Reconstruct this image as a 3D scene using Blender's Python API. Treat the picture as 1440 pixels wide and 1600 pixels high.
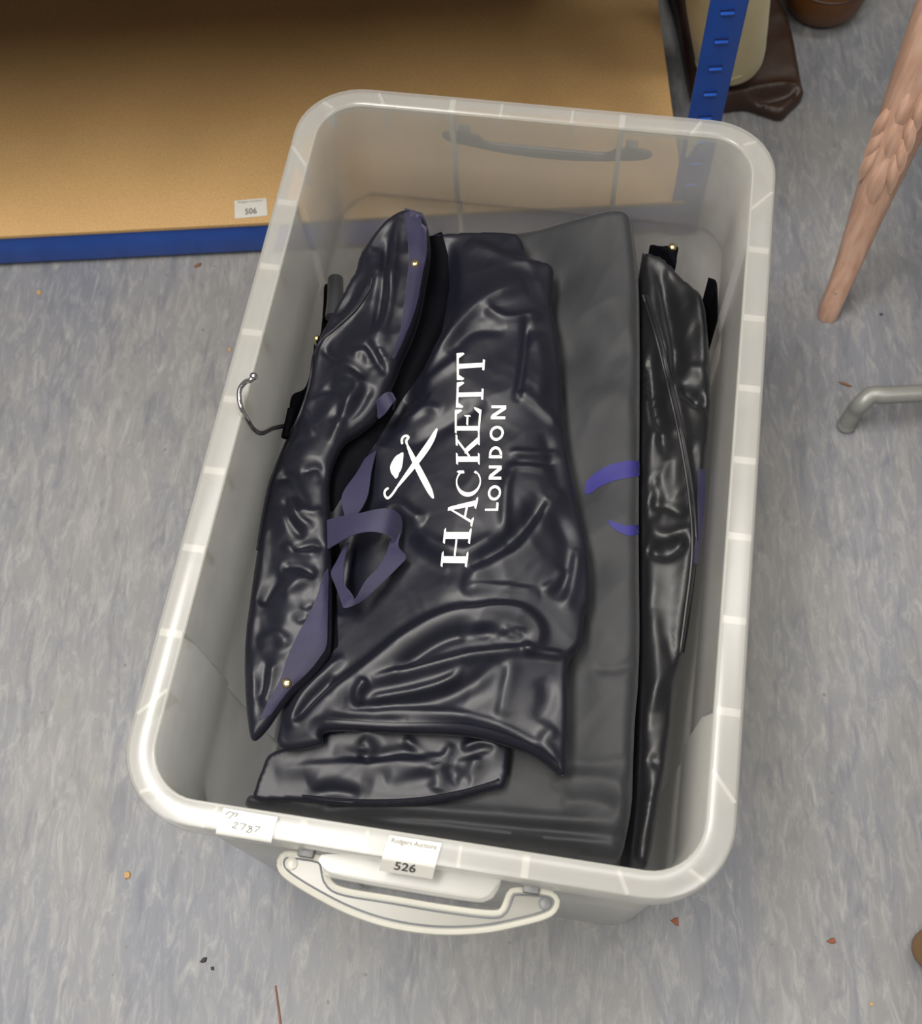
import bpy, bmesh, math, random
import numpy as np
from mathutils import Vector, Matrix
from mathutils.bvhtree import BVHTree
from mathutils.geometry import delaunay_2d_cdt

for o in list(bpy.data.objects):
    bpy.data.objects.remove(o)
S = bpy.context.scene
COL = S.collection
random.seed(4)
rng = np.random.default_rng(4)

# ------------------------------------------------------------------ camera, world, lights, exposure
H = 0.37                                   # height of the storage box rim above the floor
FPX, CX, CY = 1790.0, 720.0, 800.0
R3 = np.array([[0.9868425401, 0.1556718984, -0.0436813577],
               [0.1250784376, -0.9062272963, -0.4038656605],
               [-0.1024557728, 0.3930882183, -0.9137748449]])
CAM = np.array([0.0855207375, -0.428060599, 0.8180737307 + H])

cd = bpy.data.cameras.new('camera')
cam = bpy.data.objects.new('camera', cd)
COL.objects.link(cam)
cd.sensor_fit = 'HORIZONTAL'
cd.sensor_width = 36.0
cd.lens = 36.0 * FPX / 1440.0
cd.clip_start = 0.02
m = Matrix.Identity(4)
for r in range(3):
    m[r][0] = R3[0][r]; m[r][1] = -R3[1][r]; m[r][2] = -R3[2][r]; m[r][3] = CAM[r]
cam.matrix_world = m
cd.dof.use_dof = True
cd.dof.focus_distance = 0.98
cd.dof.aperture_fstop = 9.0
S.camera = cam

w = bpy.data.worlds.new('world')
S.world = w
w.use_nodes = True
w.node_tree.nodes['Background'].inputs[0].default_value = (0.93, 0.96, 1.0, 1)
w.node_tree.nodes['Background'].inputs[1].default_value = 0.15

def area(name, loc, size, sizey, power, col, target):
    l = bpy.data.lights.new(name, 'AREA')
    l.shape = 'RECTANGLE'; l.size = size; l.size_y = sizey
    l.energy = power; l.color = col
    o = bpy.data.objects.new(name, l)
    COL.objects.link(o)
    o.location = loc
    o.rotation_euler = (Vector(target) - Vector(loc)).to_track_quat('-Z', 'Y').to_euler()
    return o
area('ceiling_lamp', (-0.66, -0.12, 2.75), 0.5, 1.4, 56, (1.0, 0.955, 0.89), (-0.66, -0.12, 0))
area('ceiling_lamp', (0.35, 0.80, 2.75), 1.5, 0.30, 20, (1.0, 0.97, 0.92), (0.35, 0.78, 0))
area('ceiling_lamp', (1.15, -0.95, 2.75), 0.6, 1.0, 17, (1.0, 0.95, 0.87), (1.15, -0.95, 0))
area('ceiling_lamp', (-0.4, -1.25, 2.75), 0.6, 0.9, 26, (1.0, 0.955, 0.88), (-0.4, -1.25, 0))

S.view_settings.view_transform = 'Standard'
S.view_settings.look = 'None'
S.view_settings.gamma = 1.0
S.view_settings.use_curve_mapping = False
S.view_settings.exposure = 0.35

# ------------------------------------------------------------------ helpers
def at(px, py, z):
    """the point at height z seen at pixel (px, py) of the 1440x1600 photograph"""
    d = R3.T @ np.array([(px - CX) / FPX, (py - CY) / FPX, 1.0])
    k = (z - CAM[2]) / d[2]
    return CAM + k * d

def tag(o, label=None, cat=None, group=None, kind=None):
    if label: o['label'] = label
    if cat: o['category'] = cat
    if group: o['group'] = group
    if kind: o['kind'] = kind
    return o

def empty(name, loc, label=None, cat=None, group=None):
    o = bpy.data.objects.new(name, None)
    o.empty_display_size = 0.03
    COL.objects.link(o)
    o.location = loc
    return tag(o, label, cat, group)

def mobj(name, verts, faces, mat, parent=None, smooth=True, angle=40):
    """verts are world coordinates; a parented object keeps its place"""
    me = bpy.data.meshes.new(name)
    off = Vector((0, 0, 0))
    p = parent
    while p is not None:
        off += Vector(p.location); p = p.parent
    me.from_pydata([tuple(Vector(tuple(map(float, v))) - off) for v in verts], [], [tuple(map(int, f)) for f in faces])
    me.validate(); me.update()
    bm = bmesh.new(); bm.from_mesh(me)
    bmesh.ops.recalc_face_normals(bm, faces=bm.faces)
    bm.to_mesh(me); bm.free()
    if smooth:
        me.polygons.foreach_set('use_smooth', [True] * len(me.polygons))
        me.set_sharp_from_angle(angle=math.radians(angle))
    me.materials.append(mat)
    o = bpy.data.objects.new(name, me)
    COL.objects.link(o)
    if parent: o.parent = parent
    return o

class MB:
    def __init__(s): s.v = []; s.f = []
    def add(s, v, f):
        b = len(s.v); s.v += [tuple(x) for x in v]; s.f += [tuple(i + b for i in q) for q in f]; return s
    def box(s, c, ax, ay, az):
        c, ax, ay, az = map(np.array, (c, ax, ay, az))
        v = [c + i * ax + j * ay + k * az for k in (-1, 1) for j in (-1, 1) for i in (-1, 1)]
        return s.add(v, [(0, 2, 3, 1), (4, 5, 7, 6), (0, 1, 5, 4), (2, 6, 7, 3), (0, 4, 6, 2), (1, 3, 7, 5)])
    def bbox(s, c, ax, ay, az, b):
        """box with bevelled edges"""
        bm = bmesh.new()
        bmesh.ops.create_cube(bm, size=2)
        M = Matrix((ax, ay, az)).transposed()
        for vv in bm.verts: vv.co = M @ vv.co + Vector(c)
        bmesh.ops.bevel(bm, geom=bm.edges[:], offset=b, segments=2, affect='EDGES', profile=0.5)
        bm.verts.index_update()
        s.add([tuple(vv.co) for vv in bm.verts], [[vv.index for vv in f.verts] for f in bm.faces]); bm.free(); return s
    def tube(s, pts, rad, n=10, closed=False, cap=True):
        pts = [np.array(p, float) for p in pts]
        N = len(pts)
        if np.isscalar(rad): rad = [rad] * N
        up = None; rings = []
        for i, p in enumerate(pts):
            if closed: t = pts[(i + 1) % N] - pts[i - 1]
            else: t = pts[min(i + 1, N - 1)] - pts[max(i - 1, 0)]
            t = t / (np.linalg.norm(t) + 1e-12)
            if up is None:
                up = np.array([0, 0, 1.]) if abs(t[2]) < .9 else np.array([1., 0, 0])
            up = up - t * (up @ t); up /= np.linalg.norm(up)
            sd = np.cross(t, up)
            rings.append([p + rad[i] * (math.cos(a) * up + math.sin(a) * sd) for a in np.linspace(0, 2 * math.pi, n, endpoint=False)])
        v = [q for r in rings for q in r]; f = []
        for i in range(N if closed else N - 1):
            a, b = i * n, ((i + 1) % N) * n
            for k in range(n):
                f.append((a + k, a + (k + 1) % n, b + (k + 1) % n, b + k))
        if cap and not closed:
            f.append(tuple(range(n))); f.append(tuple(range((N - 1) * n, N * n)))
        return s.add(v, f)
    def lathe(s, c, prof, n=32, axis=(0, 0, 1)):
        c = np.array(c, float); az = np.array(axis, float); az /= np.linalg.norm(az)
        ax = np.cross(az, [0, 1, 0]); ax /= np.linalg.norm(ax); ay = np.cross(az, ax)
        v = []; f = []
        for r, z in prof:
            v += [c + az * z + r * (ax * math.cos(a) + ay * math.sin(a)) for a in np.linspace(0, 2 * math.pi, n, endpoint=False)]
        for i in range(len(prof) - 1):
            for k in range(n):
                f.append((i * n + k, i * n + (k + 1) % n, (i + 1) * n + (k + 1) % n, (i + 1) * n + k))
        f.append(tuple(range(n))); f.append(tuple(range((len(prof) - 1) * n, len(prof) * n)))
        return s.add(v, f)
    def build(s, name, mat, parent=None, **k): return mobj(name, s.v, s.f, mat, parent, **k)

def catmull(P, n=6, closed=False):
    P = [np.array(p, float) for p in P]; N = len(P); out = []
    for i in range(N if closed else N - 1):
        p1, p2 = P[i], P[(i + 1) % N]
        p0 = P[i - 1] if (closed or i > 0) else 2 * p1 - p2
        p3 = P[(i + 2) % N] if (closed or i + 2 < N) else 2 * p2 - p1
        for k in range(n):
            t = k / n
            out.append(.5 * (2 * p1 + (p2 - p0) * t + (2 * p0 - 5 * p1 + 4 * p2 - p3) * t * t + (3 * p1 - p0 - 3 * p2 + p3) * t ** 3))
    if not closed: out.append(P[-1])
    return out

def resample(P, step, closed=False):
    P = np.array(P, float)
    if closed: P = np.vstack([P, P[:1]])
    L = np.r_[0, np.cumsum(np.linalg.norm(np.diff(P, axis=0), axis=1))]
    n = max(3, int(round(L[-1] / step)))
    t = np.linspace(0, L[-1], n + 1)
    if closed: t = t[:-1]
    return np.array([np.interp(t, L, P[:, k]) for k in range(P.shape[1])]).T

def seg_dist(X, P, closed=False):
    """distance of points X(n,2) to polyline P, and the side (+1 = left of the direction of travel)"""
    P = np.array(P, float)[:, :2]
    A = P; B = np.roll(P, -1, 0)
    if not closed: A, B = A[:-1], B[:-1]
    best = np.full(len(X), 1e9); side = np.ones(len(X)); par = np.zeros(len(X))
    for i, (a, b) in enumerate(zip(A, B)):
        d = b - a; l2 = d @ d + 1e-15
        q = X - a
        t = np.clip(q @ d / l2, 0, 1)
        dd = np.linalg.norm(q - t[:, None] * d, axis=1)
        mk = dd < best
        best[mk] = dd[mk]
        side[mk] = np.sign(d[0] * q[mk, 1] - d[1] * q[mk, 0])
        par[mk] = (i + t[mk]) / len(A)
    return best, side, par

def inside(X, P):
    x, y = X[:, 0], X[:, 1]; r = np.zeros(len(X), bool); j = len(P) - 1
    for i in range(len(P)):
        xi, yi, xj, yj = P[i][0], P[i][1], P[j][0], P[j][1]
        c = ((yi > y) != (yj > y)) & (x < (xj - xi) * (y - yi) / (yj - yi + 1e-15) + xi)
        r ^= c; j = i
    return r

def noise2(X, seed=0):
    """smooth gradient noise, about -1..1"""
    r = np.random.default_rng(seed); T = r.random((64, 64)) * 2 * math.pi
    i = np.floor(X).astype(int); f = X - i; u = f * f * f * (f * (f * 6 - 15) + 10)
    def g(dx, dy):
        a = T[(i[:, 0] + dx) % 64, (i[:, 1] + dy) % 64]
        return np.cos(a) * (f[:, 0] - dx) + np.sin(a) * (f[:, 1] - dy)
    a = g(0, 0) * (1 - u[:, 0]) + g(1, 0) * u[:, 0]
    b = g(0, 1) * (1 - u[:, 0]) + g(1, 1) * u[:, 0]
    return 1.5 * (a * (1 - u[:, 1]) + b * u[:, 1])

def wrinkles(X, lam, ang, stretch, seed):
    """ridged, warped folds running along the direction ang"""
    c, s_ = math.cos(ang), math.sin(ang)
    U = np.c_[(X @ [c, s_]) / (lam * stretch), (X @ [-s_, c]) / lam] + 31.7
    U = U + 0.55 * np.c_[noise2(U * .8, seed + 1), noise2(U * .8, seed + 2)]
    n = noise2(U, seed)
    return 1 - 2.2 * np.abs(n)

class Cloth:
    """A folded fabric slab: a smooth top that follows hand-placed folds, rolled edges, sides and underside."""
    def __init__(s, outline, folds=(), ctrl=(), step=.0032, roll=.008, noise=(), zbot=.2, inset=.006, fold_w=1., n=5, tps=False):
        o3 = [at(*p) for p in outline]
        o3 = resample(catmull(o3, n, True), step * 1.1, True)
        s.o = o3
        lo, hi = o3[:, :2].min(0), o3[:, :2].max(0)
        gx = np.arange(lo[0], hi[0], step); gy = np.arange(lo[1], hi[1], step * .866)
        G = np.array([(x + (j % 2) * step / 2, y) for j, y in enumerate(gy) for x in gx])
        G = G[inside(G, o3)]
        d, _, _ = seg_dist(G, o3, True)
        G = G[d > step * .55]; d = d[d > step * .55]
        nb = len(o3)
        X = np.vstack([o3[:, :2], G]); d = np.r_[np.zeros(nb), d]
        C = np.vstack([o3[::4], [at(*p) for p in ctrl]]) if len(ctrl) else o3[::4]
        z = np.zeros(len(X))
        for k in range(0, len(X), 4000):
            D2 = ((X[k:k + 4000, None, :] - C[None, :, :2]) ** 2).sum(2)
            W = 1 / (D2 + 1e-4) ** 1.4
            z[k:k + 4000] = (W * C[None, :, 2]).sum(1) / W.sum(1)
        if tps:
            Q = np.vstack([o3[::10], [at(*p) for p in ctrl]])
            U = lambda r2: np.where(r2 > 0, r2 * np.log(np.maximum(r2, 1e-12)), 0)
            K = U(((Q[:, None, :2] - Q[None, :, :2]) ** 2).sum(2)) + np.eye(len(Q)) * 2e-4
            Pm = np.c_[np.ones(len(Q)), Q[:, :2]]
            sol = np.linalg.solve(np.block([[K, Pm], [Pm.T, np.zeros((3, 3))]]), np.r_[Q[:, 2], np.zeros(3)])
            for k in range(0, len(X), 4000):
                B = U(((X[k:k + 4000, None, :] - Q[None, :, :2]) ** 2).sum(2))
                z[k:k + 4000] = B @ sol[:-3] + np.c_[np.ones(len(B)), X[k:k + 4000]] @ sol[-3:]
        fade = np.clip(d / .012, 0, 1); fade = fade * fade * (3 - 2 * fade)
        h = np.zeros(len(X))
        for f in folds:
            pts, amp, wl, wr = f[:4]
            zz = f[4] if len(f) > 4 else outline[0][2]
            P = [at(p[0], p[1], zz)[:2] for p in pts]
            P = resample(catmull(P, 5), .004)
            dd, sd, pr = seg_dist(X, P)
            wd = np.maximum(np.where(sd > 0, wl, wr) * fold_w / 1000., 1.6 * step)
            taper = np.clip(np.minimum(pr, 1 - pr) * 6, .0, 1) ** .7
            h += amp / 1000. * np.exp(-(dd / wd) ** 2) * taper
        for lam, ang, st, amp, seed in noise:
            h += amp / 1000. * wrinkles(X, lam, ang, st, seed)
        z = z + h * (.25 + .75 * fade)
        q = np.clip(1 - d / roll, 0, 1)
        z -= roll * (1 - np.sqrt(np.clip(1 - q * q, 0, 1)))
        vs, es, fs, _, _, _ = delaunay_2d_cdt([Vector(p) for p in X], [(i, (i + 1) % nb) for i in range(nb)], [], 1, 1e-6)
        assert len(vs) == len(X), (len(vs), len(X))
        V = np.c_[X, z]
        s.V, s.F, s.nb = V, [tuple(f) for f in fs], nb
        s.bvh = BVHTree.FromPolygons([Vector(v) for v in V], s.F)
        # sides and underside
        cen = V[:nb, :2].mean(0)
        nrm = []
        for i in range(nb):
            t = V[(i + 1) % nb, :2] - V[i - 1, :2]; t /= np.linalg.norm(t) + 1e-12
            nrm.append((t[1], -t[0]))
        nrm = np.array(nrm)
        ar = 0.5 * np.sum(V[:nb, 0] * np.roll(V[:nb, 1], -1) - V[:nb, 1] * np.roll(V[:nb, 0], -1))
        if ar < 0: nrm = -nrm
        s.nrm = nrm
        A = V.tolist(); F = list(s.F)
        prev = list(range(nb))
        lv = [(.35, .0), (.7, .0), (1., inset)]
        for fr, ins in lv:
            b = len(A)
            for i in range(nb):
                zb = min(zbot, V[i, 2] - .002)
                zz = V[i, 2] + (zb - V[i, 2]) * fr
                p = V[i, :2] - nrm[i] * ins
                A.append((p[0], p[1], zz))
            cur = list(range(b, b + nb))
            for i in range(nb):
                F.append((prev[i], prev[(i + 1) % nb], cur[(i + 1) % nb], cur[i]))
            prev = cur
        _, _, cf, _, _, _ = delaunay_2d_cdt([Vector(p) for p in X[:nb]], [(i, (i + 1) % nb) for i in range(nb)], [], 1, 1e-6)
        F += [tuple(prev[i] for i in t) for t in cf if max(t) < nb]
        s.A, s.AF = A, F
    def build(s, name, mat, parent=None):
        s.ob = mobj(name, s.A, s.AF, mat, parent, angle=75)
        return s.ob
    def z(s, x, y, default=None):
        r = s.bvh.ray_cast(Vector((x, y, 2.)), Vector((0, 0, -1)))
        return r[0].z if r[0] is not None else default
    def on(s, px, py, lift, guess=.26):
        z = guess
        for _ in range(4):
            p = at(px, py, z)
            zz = s.z(p[0], p[1])
            if zz is None: break
            z = zz
        p = at(px, py, z); p[2] = z + lift
        return p

def ribbon(name, mat, parent, pairs, thick=.0012, n=5, cloth=None):
    """a webbing strip given by its two edges; each entry ((x,y,z),(x,y,z)) in pixels + height"""
    L = catmull([at(*a) if cloth is None else cloth.on(a[0], a[1], a[2]) for a, b in pairs], n)
    R = catmull([at(*b) if cloth is None else cloth.on(b[0], b[1], b[2]) for a, b in pairs], n)
    v = []; f = []; K = 4
    for a, b in zip(L, R):
        row = [a + (b - a) * k / K for k in range(K + 1)]
        if cloth is not None:
            for q in row:
                zc_ = cloth.z(q[0], q[1])
                if zc_ is not None: q[2] = max(q[2], zc_ + thick + .0004)
        v += row
    N = len(L); b0 = len(v)
    P = np.array(v).reshape(N, K + 1, 3)
    nr = np.zeros_like(P)
    for i in range(N):
        t = P[min(i + 1, N - 1)] - P[max(i - 1, 0)]
        wv = P[i, -1] - P[i, 0]
        q = np.cross(t, wv); q /= np.linalg.norm(q, axis=1)[:, None] + 1e-12
        nr[i] = q
    v2 = (P - nr * thick).reshape(-1, 3).tolist()
    v = [tuple(x) for x in v] + [tuple(x) for x in v2]
    W = K + 1
    for i in range(N - 1):
        for k in range(K):
            a = i * W + k
            f.append((a, a + 1, a + 1 + W, a + W)); f.append((b0 + a, b0 + a + W, b0 + a + 1 + W, b0 + a + 1))
        for k in (0, K):
            a = i * W + k; f.append((a, a + W, b0 + a + W, b0 + a))
    for i in (0, N - 1):
        for k in range(K):
            a = i * W + k; f.append((a, b0 + a, b0 + a + 1, a + 1))
    return mobj(name, v, f, mat, parent, angle=50)

def decal(name, polys, mat, parent, mapper, step=.25):
    """flat print: polygons in a local plane, triangulated finely, mapped to the surface by mapper(u,v)"""
    V = []; F = []
    for P in polys:
        P = resample(np.array(P, float), step, True) if step else np.array(P, float)
        lo, hi = P.min(0), P.max(0)
        st = step or 1
        G = np.array([(x, y) for x in np.arange(lo[0] + st * .5, hi[0], st) for y in np.arange(lo[1] + st * .5, hi[1], st)])
        if len(G):
            G = G[inside(G, P)]
            if len(G):
                d, _, _ = seg_dist(G, P, True); G = G[d > st * .35]
        X = np.vstack([P, G]) if len(G) else P
        nb = len(P)
        vs, es, fs, _, _, _ = delaunay_2d_cdt([Vector(p) for p in X], [(i, (i + 1) % nb) for i in range(nb)], [], 1, 1e-7)
        b = len(V)
        V += [tuple(mapper(q[0], q[1])) for q in vs]
        F += [tuple(i + b for i in f) for f in fs]
    return mobj(name, V, F, mat, parent, smooth=True, angle=80)

# ------------------------------------------------------------------ materials
def nmat(name):
    m = bpy.data.materials.new(name); m.use_nodes = True
    nt = m.node_tree; nt.nodes.clear()
    out = nt.nodes.new('ShaderNodeOutputMaterial')
    return m, nt, out

def node(nt, t, **kw):
    n = nt.nodes.new(t)
    for k, v in kw.items():
        if hasattr(n, k) and not k.startswith('i_'): setattr(n, k, v)
        else: n.inputs[k.replace('i_', '')].default_value = v
    return n

def ramp(nt, stops):
    r = nt.nodes.new('ShaderNodeValToRGB')
    e = r.color_ramp.elements
    while len(e) < len(stops): e.new(.5)
    for x, (p, c) in zip(e, stops):
        x.position = p; x.color = (*c, 1) if len(c) == 3 else c
    return r

def simple(name, col, rough=.5, spec=.5, metal=0, var=.12, scale=40, bump=0, bscale=200, sheen=0, stretch=(1, 1, 1), coat=0):
    m, nt, out = nmat(name); L = nt.links.new
    b = nt.nodes.new('ShaderNodeBsdfPrincipled')
    tc = nt.nodes.new('ShaderNodeTexCoord'); mp = nt.nodes.new('ShaderNodeMapping')
    mp.inputs['Scale'].default_value = stretch
    L(tc.outputs['Object'], mp.inputs['Vector'])
    n = nt.nodes.new('ShaderNodeTexNoise'); n.inputs['Scale'].default_value = scale; n.inputs['Detail'].default_value = 5
    L(mp.outputs[0], n.inputs['Vector'])
    r = ramp(nt, [(.3, tuple(c * (1 - var) for c in col)), (.7, tuple(min(1, c * (1 + var)) for c in col))])
    L(n.outputs['Fac'], r.inputs[0]); L(r.outputs[0], b.inputs['Base Color'])
    b.inputs['Roughness'].default_value = rough; b.inputs['Metallic'].default_value = metal
    b.inputs['Specular IOR Level'].default_value = spec
    b.inputs['Sheen Weight'].default_value = sheen
    b.inputs['Coat Weight'].default_value = coat
    if bump:
        n2 = nt.nodes.new('ShaderNodeTexNoise'); n2.inputs['Scale'].default_value = bscale; n2.inputs['Detail'].default_value = 3
        L(mp.outputs[0], n2.inputs['Vector'])
        bp = nt.nodes.new('ShaderNodeBump'); bp.inputs['Strength'].default_value = bump; bp.inputs['Distance'].default_value = .001
        L(n2.outputs['Fac'], bp.inputs['Height']); L(bp.outputs[0], b.inputs['Normal'])
    L(b.outputs[0], out.inputs[0])
    return m

def plastic(name, alpha, col, trans=.5, rough=.28, edge=.75, gloss=1.):
    """frosted translucent polypropylene: part of the light goes straight through, the rest is scattered;
    a slanting path through the wall is longer, so it scatters more"""
    m, nt, out = nmat(name); L = nt.links.new
    tc = nt.nodes.new('ShaderNodeTexCoord')
    n = node(nt, 'ShaderNodeTexNoise', i_Scale=18.0, i_Detail=4.0)
    L(tc.outputs['Object'], n.inputs['Vector'])
    r = ramp(nt, [(.3, tuple(c * .95 for c in col)), (.7, col)])
    L(n.outputs['Fac'], r.inputs[0])
    df = nt.nodes.new('ShaderNodeBsdfDiffuse'); tr = nt.nodes.new('ShaderNodeBsdfTranslucent')
    L(r.outputs[0], df.inputs[0]); L(r.outputs[0], tr.inputs[0])
    mx = nt.nodes.new('ShaderNodeMixShader'); mx.inputs[0].default_value = trans
    L(df.outputs[0], mx.inputs[1]); L(tr.outputs[0], mx.inputs[2])
    tp = nt.nodes.new('ShaderNodeBsdfTransparent'); tp.inputs[0].default_value = (.97, .975, .97, 1)
    lw = nt.nodes.new('ShaderNodeLayerWeight'); lw.inputs[0].default_value = .5
    pw = node(nt, 'ShaderNodeMath', operation='POWER'); pw.inputs[1].default_value = 2.0
    L(lw.outputs['Facing'], pw.inputs[0])
    mr = nt.nodes.new('ShaderNodeMapRange')
    mr.inputs['To Min'].default_value = alpha; mr.inputs['To Max'].default_value = alpha + (1 - alpha) * edge
    L(pw.outputs[0], mr.inputs['Value'])
    m2 = nt.nodes.new('ShaderNodeMixShader')
    L(mr.outputs[0], m2.inputs[0]); L(tp.outputs[0], m2.inputs[1]); L(mx.outputs[0], m2.inputs[2])
    gl = nt.nodes.new('ShaderNodeBsdfGlossy'); gl.inputs['Roughness'].default_value = rough
    p5 = node(nt, 'ShaderNodeMath', operation='POWER'); p5.inputs[1].default_value = 5.0
    L(lw.outputs['Facing'], p5.inputs[0])
    ml = node(nt, 'ShaderNodeMath', operation='MULTIPLY_ADD'); ml.inputs[1].default_value = .8 * gloss; ml.inputs[2].default_value = .04 * gloss
    L(p5.outputs[0], ml.inputs[0])
    m3 = nt.nodes.new('ShaderNodeMixShader')
    L(ml.outputs[0], m3.inputs[0]); L(m2.outputs[0], m3.inputs[1]); L(gl.outputs[0], m3.inputs[2])
    L(m3.outputs[0], out.inputs[0])
    return m

def fabric(name, col, rough, spec, weave=900, bump=.12, sheen=.1, var=.15, sheentint=(.6, .6, .7), aniso=0):
    m, nt, out = nmat(name); L = nt.links.new
    b = nt.nodes.new('ShaderNodeBsdfPrincipled')
    tc = nt.nodes.new('ShaderNodeTexCoord')
    n = node(nt, 'ShaderNodeTexNoise', i_Scale=22.0, i_Detail=4.0); L(tc.outputs['Object'], n.inputs['Vector'])
    r = ramp(nt, [(.3, tuple(c * (1 - var) for c in col)), (.7, tuple(c * (1 + var) for c in col))])
    L(n.outputs['Fac'], r.inputs[0]); L(r.outputs[0], b.inputs['Base Color'])
    b.inputs['Roughness'].default_value = rough
    b.inputs['Specular IOR Level'].default_value = spec
    b.inputs['Sheen Weight'].default_value = sheen
    b.inputs['Sheen Roughness'].default_value = .4
    b.inputs['Sheen Tint'].default_value = (*sheentint, 1)
    n3 = node(nt, 'ShaderNodeTexNoise', i_Scale=float(weave), i_Detail=3.0); L(tc.outputs['Object'], n3.inputs['Vector'])
    bp = nt.nodes.new('ShaderNodeBump'); bp.inputs['Strength'].default_value = bump; bp.inputs['Distance'].default_value = .0006
    L(n3.outputs['Fac'], bp.inputs['Height']); L(bp.outputs[0], b.inputs['Normal'])
    L(b.outputs[0], out.inputs[0])
    return m

M = {}
M['shell'] = plastic('clear_polypropylene', .34, (.88, .87, .82), edge=.55)
M['rim'] = plastic('rim_polypropylene', .34, (.78, .77, .73), edge=.6, rough=.24, gloss=1.0)
M['rib'] = plastic('rib_polypropylene', .72, (.80, .79, .75), edge=.6)
M['handle'] = plastic('handle_plastic', .8, (.32, .315, .28), trans=.2, edge=.5)
M['bead'] = simple('handle_bead', (.42, .41, .36), .35, var=.04)
M['clip'] = simple('grey_clip', (.13, .135, .14), .45)
M['rear_handle'] = simple('rear_handle_plastic', (.09, .095, .095), .4, var=.05)
M['satin'] = fabric('navy_satin', (.0045, .0050, .0112), .45, .46, weave=170, sheen=.03, bump=.10)
M['satin_black'] = fabric('black_satin', (.0075, .0078, .0095), .47, .52, weave=170, sheen=.10, bump=.10)
M['canvas'] = fabric('charcoal_canvas', (.0215, .0225, .0255), .62, .4, weave=1500, bump=.35, sheen=.25, sheentint=(.75, .75, .75))
M['dark'] = fabric('black_cloth_gap_shade', (.003, .003, .0045), .7, .03, sheen=0)  # cloth of the black bags and hanger neck, and the painted shade beside the flap
M['web'] = fabric('navy_webbing', (.023, .021, .052), .5, .3, weave=2600, bump=.5, sheen=.35, sheentint=(.6, .58, .9))
M['print'] = simple('white_print', (.86, .85, .82), .55, var=.03)
M['blue_print'] = simple('blue_print', (.028, .025, .15), .6, spec=.25, var=.08)
M['brass'] = simple('brass_rivet', (.75, .62, .34), .22, metal=1)
M['chrome'] = simple('chrome', (.62, .6, .58), .12, metal=1, var=.03)
M['paper'] = simple('white_paper', (.60, .59, .54), .6, var=.03)
M['ink'] = simple('black_ink', (.03, .03, .03), .6)
M['grey_ink'] = simple('faded_ink', (.13, .13, .12), .6)
M['pencil'] = simple('pencil', (.09, .10, .11), .7)
M['blue'] = simple('blue_powder_coat', (.011, .07, .36), .38, var=.08, scale=30, bump=.05)
M['slot'] = simple('slot_shadow_blue', (.006, .018, .09), .6)
M['mdf_edge'] = simple('board_edge', (.30, .19, .08), .9, bump=.5, bscale=300)
M['cream'] = simple('cream_fabric', (.55, .47, .27), .75, var=.08, scale=25, bump=.2, sheen=.2)
M['brown'] = simple('dark_brown_leather', (.040, .019, .011), .42, var=.2, scale=60, bump=.4, bscale=500)
M['tan'] = simple('tan_brown_leather', (.135, .052, .012), .4, var=.2, scale=30, bump=.2)
M['metal'] = simple('grey_painted_metal', (.23, .235, .22), .4, var=.06, metal=.2)
M['wood'] = simple('varnished_wood', (.20, .115, .045), .45, var=.15, scale=30, stretch=(1, 1, .2))
M['flake_orange'] = simple('orange_flake', (.22, .07, .03), .8)
M['flake_tan'] = simple('tan_crumb', (.45, .28, .12), .8)
M['flake_dark'] = simple('dark_crumb', (.035, .03, .03), .8)
M['flake_brown'] = simple('brown_sliver', (.17, .08, .05), .8)

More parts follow.
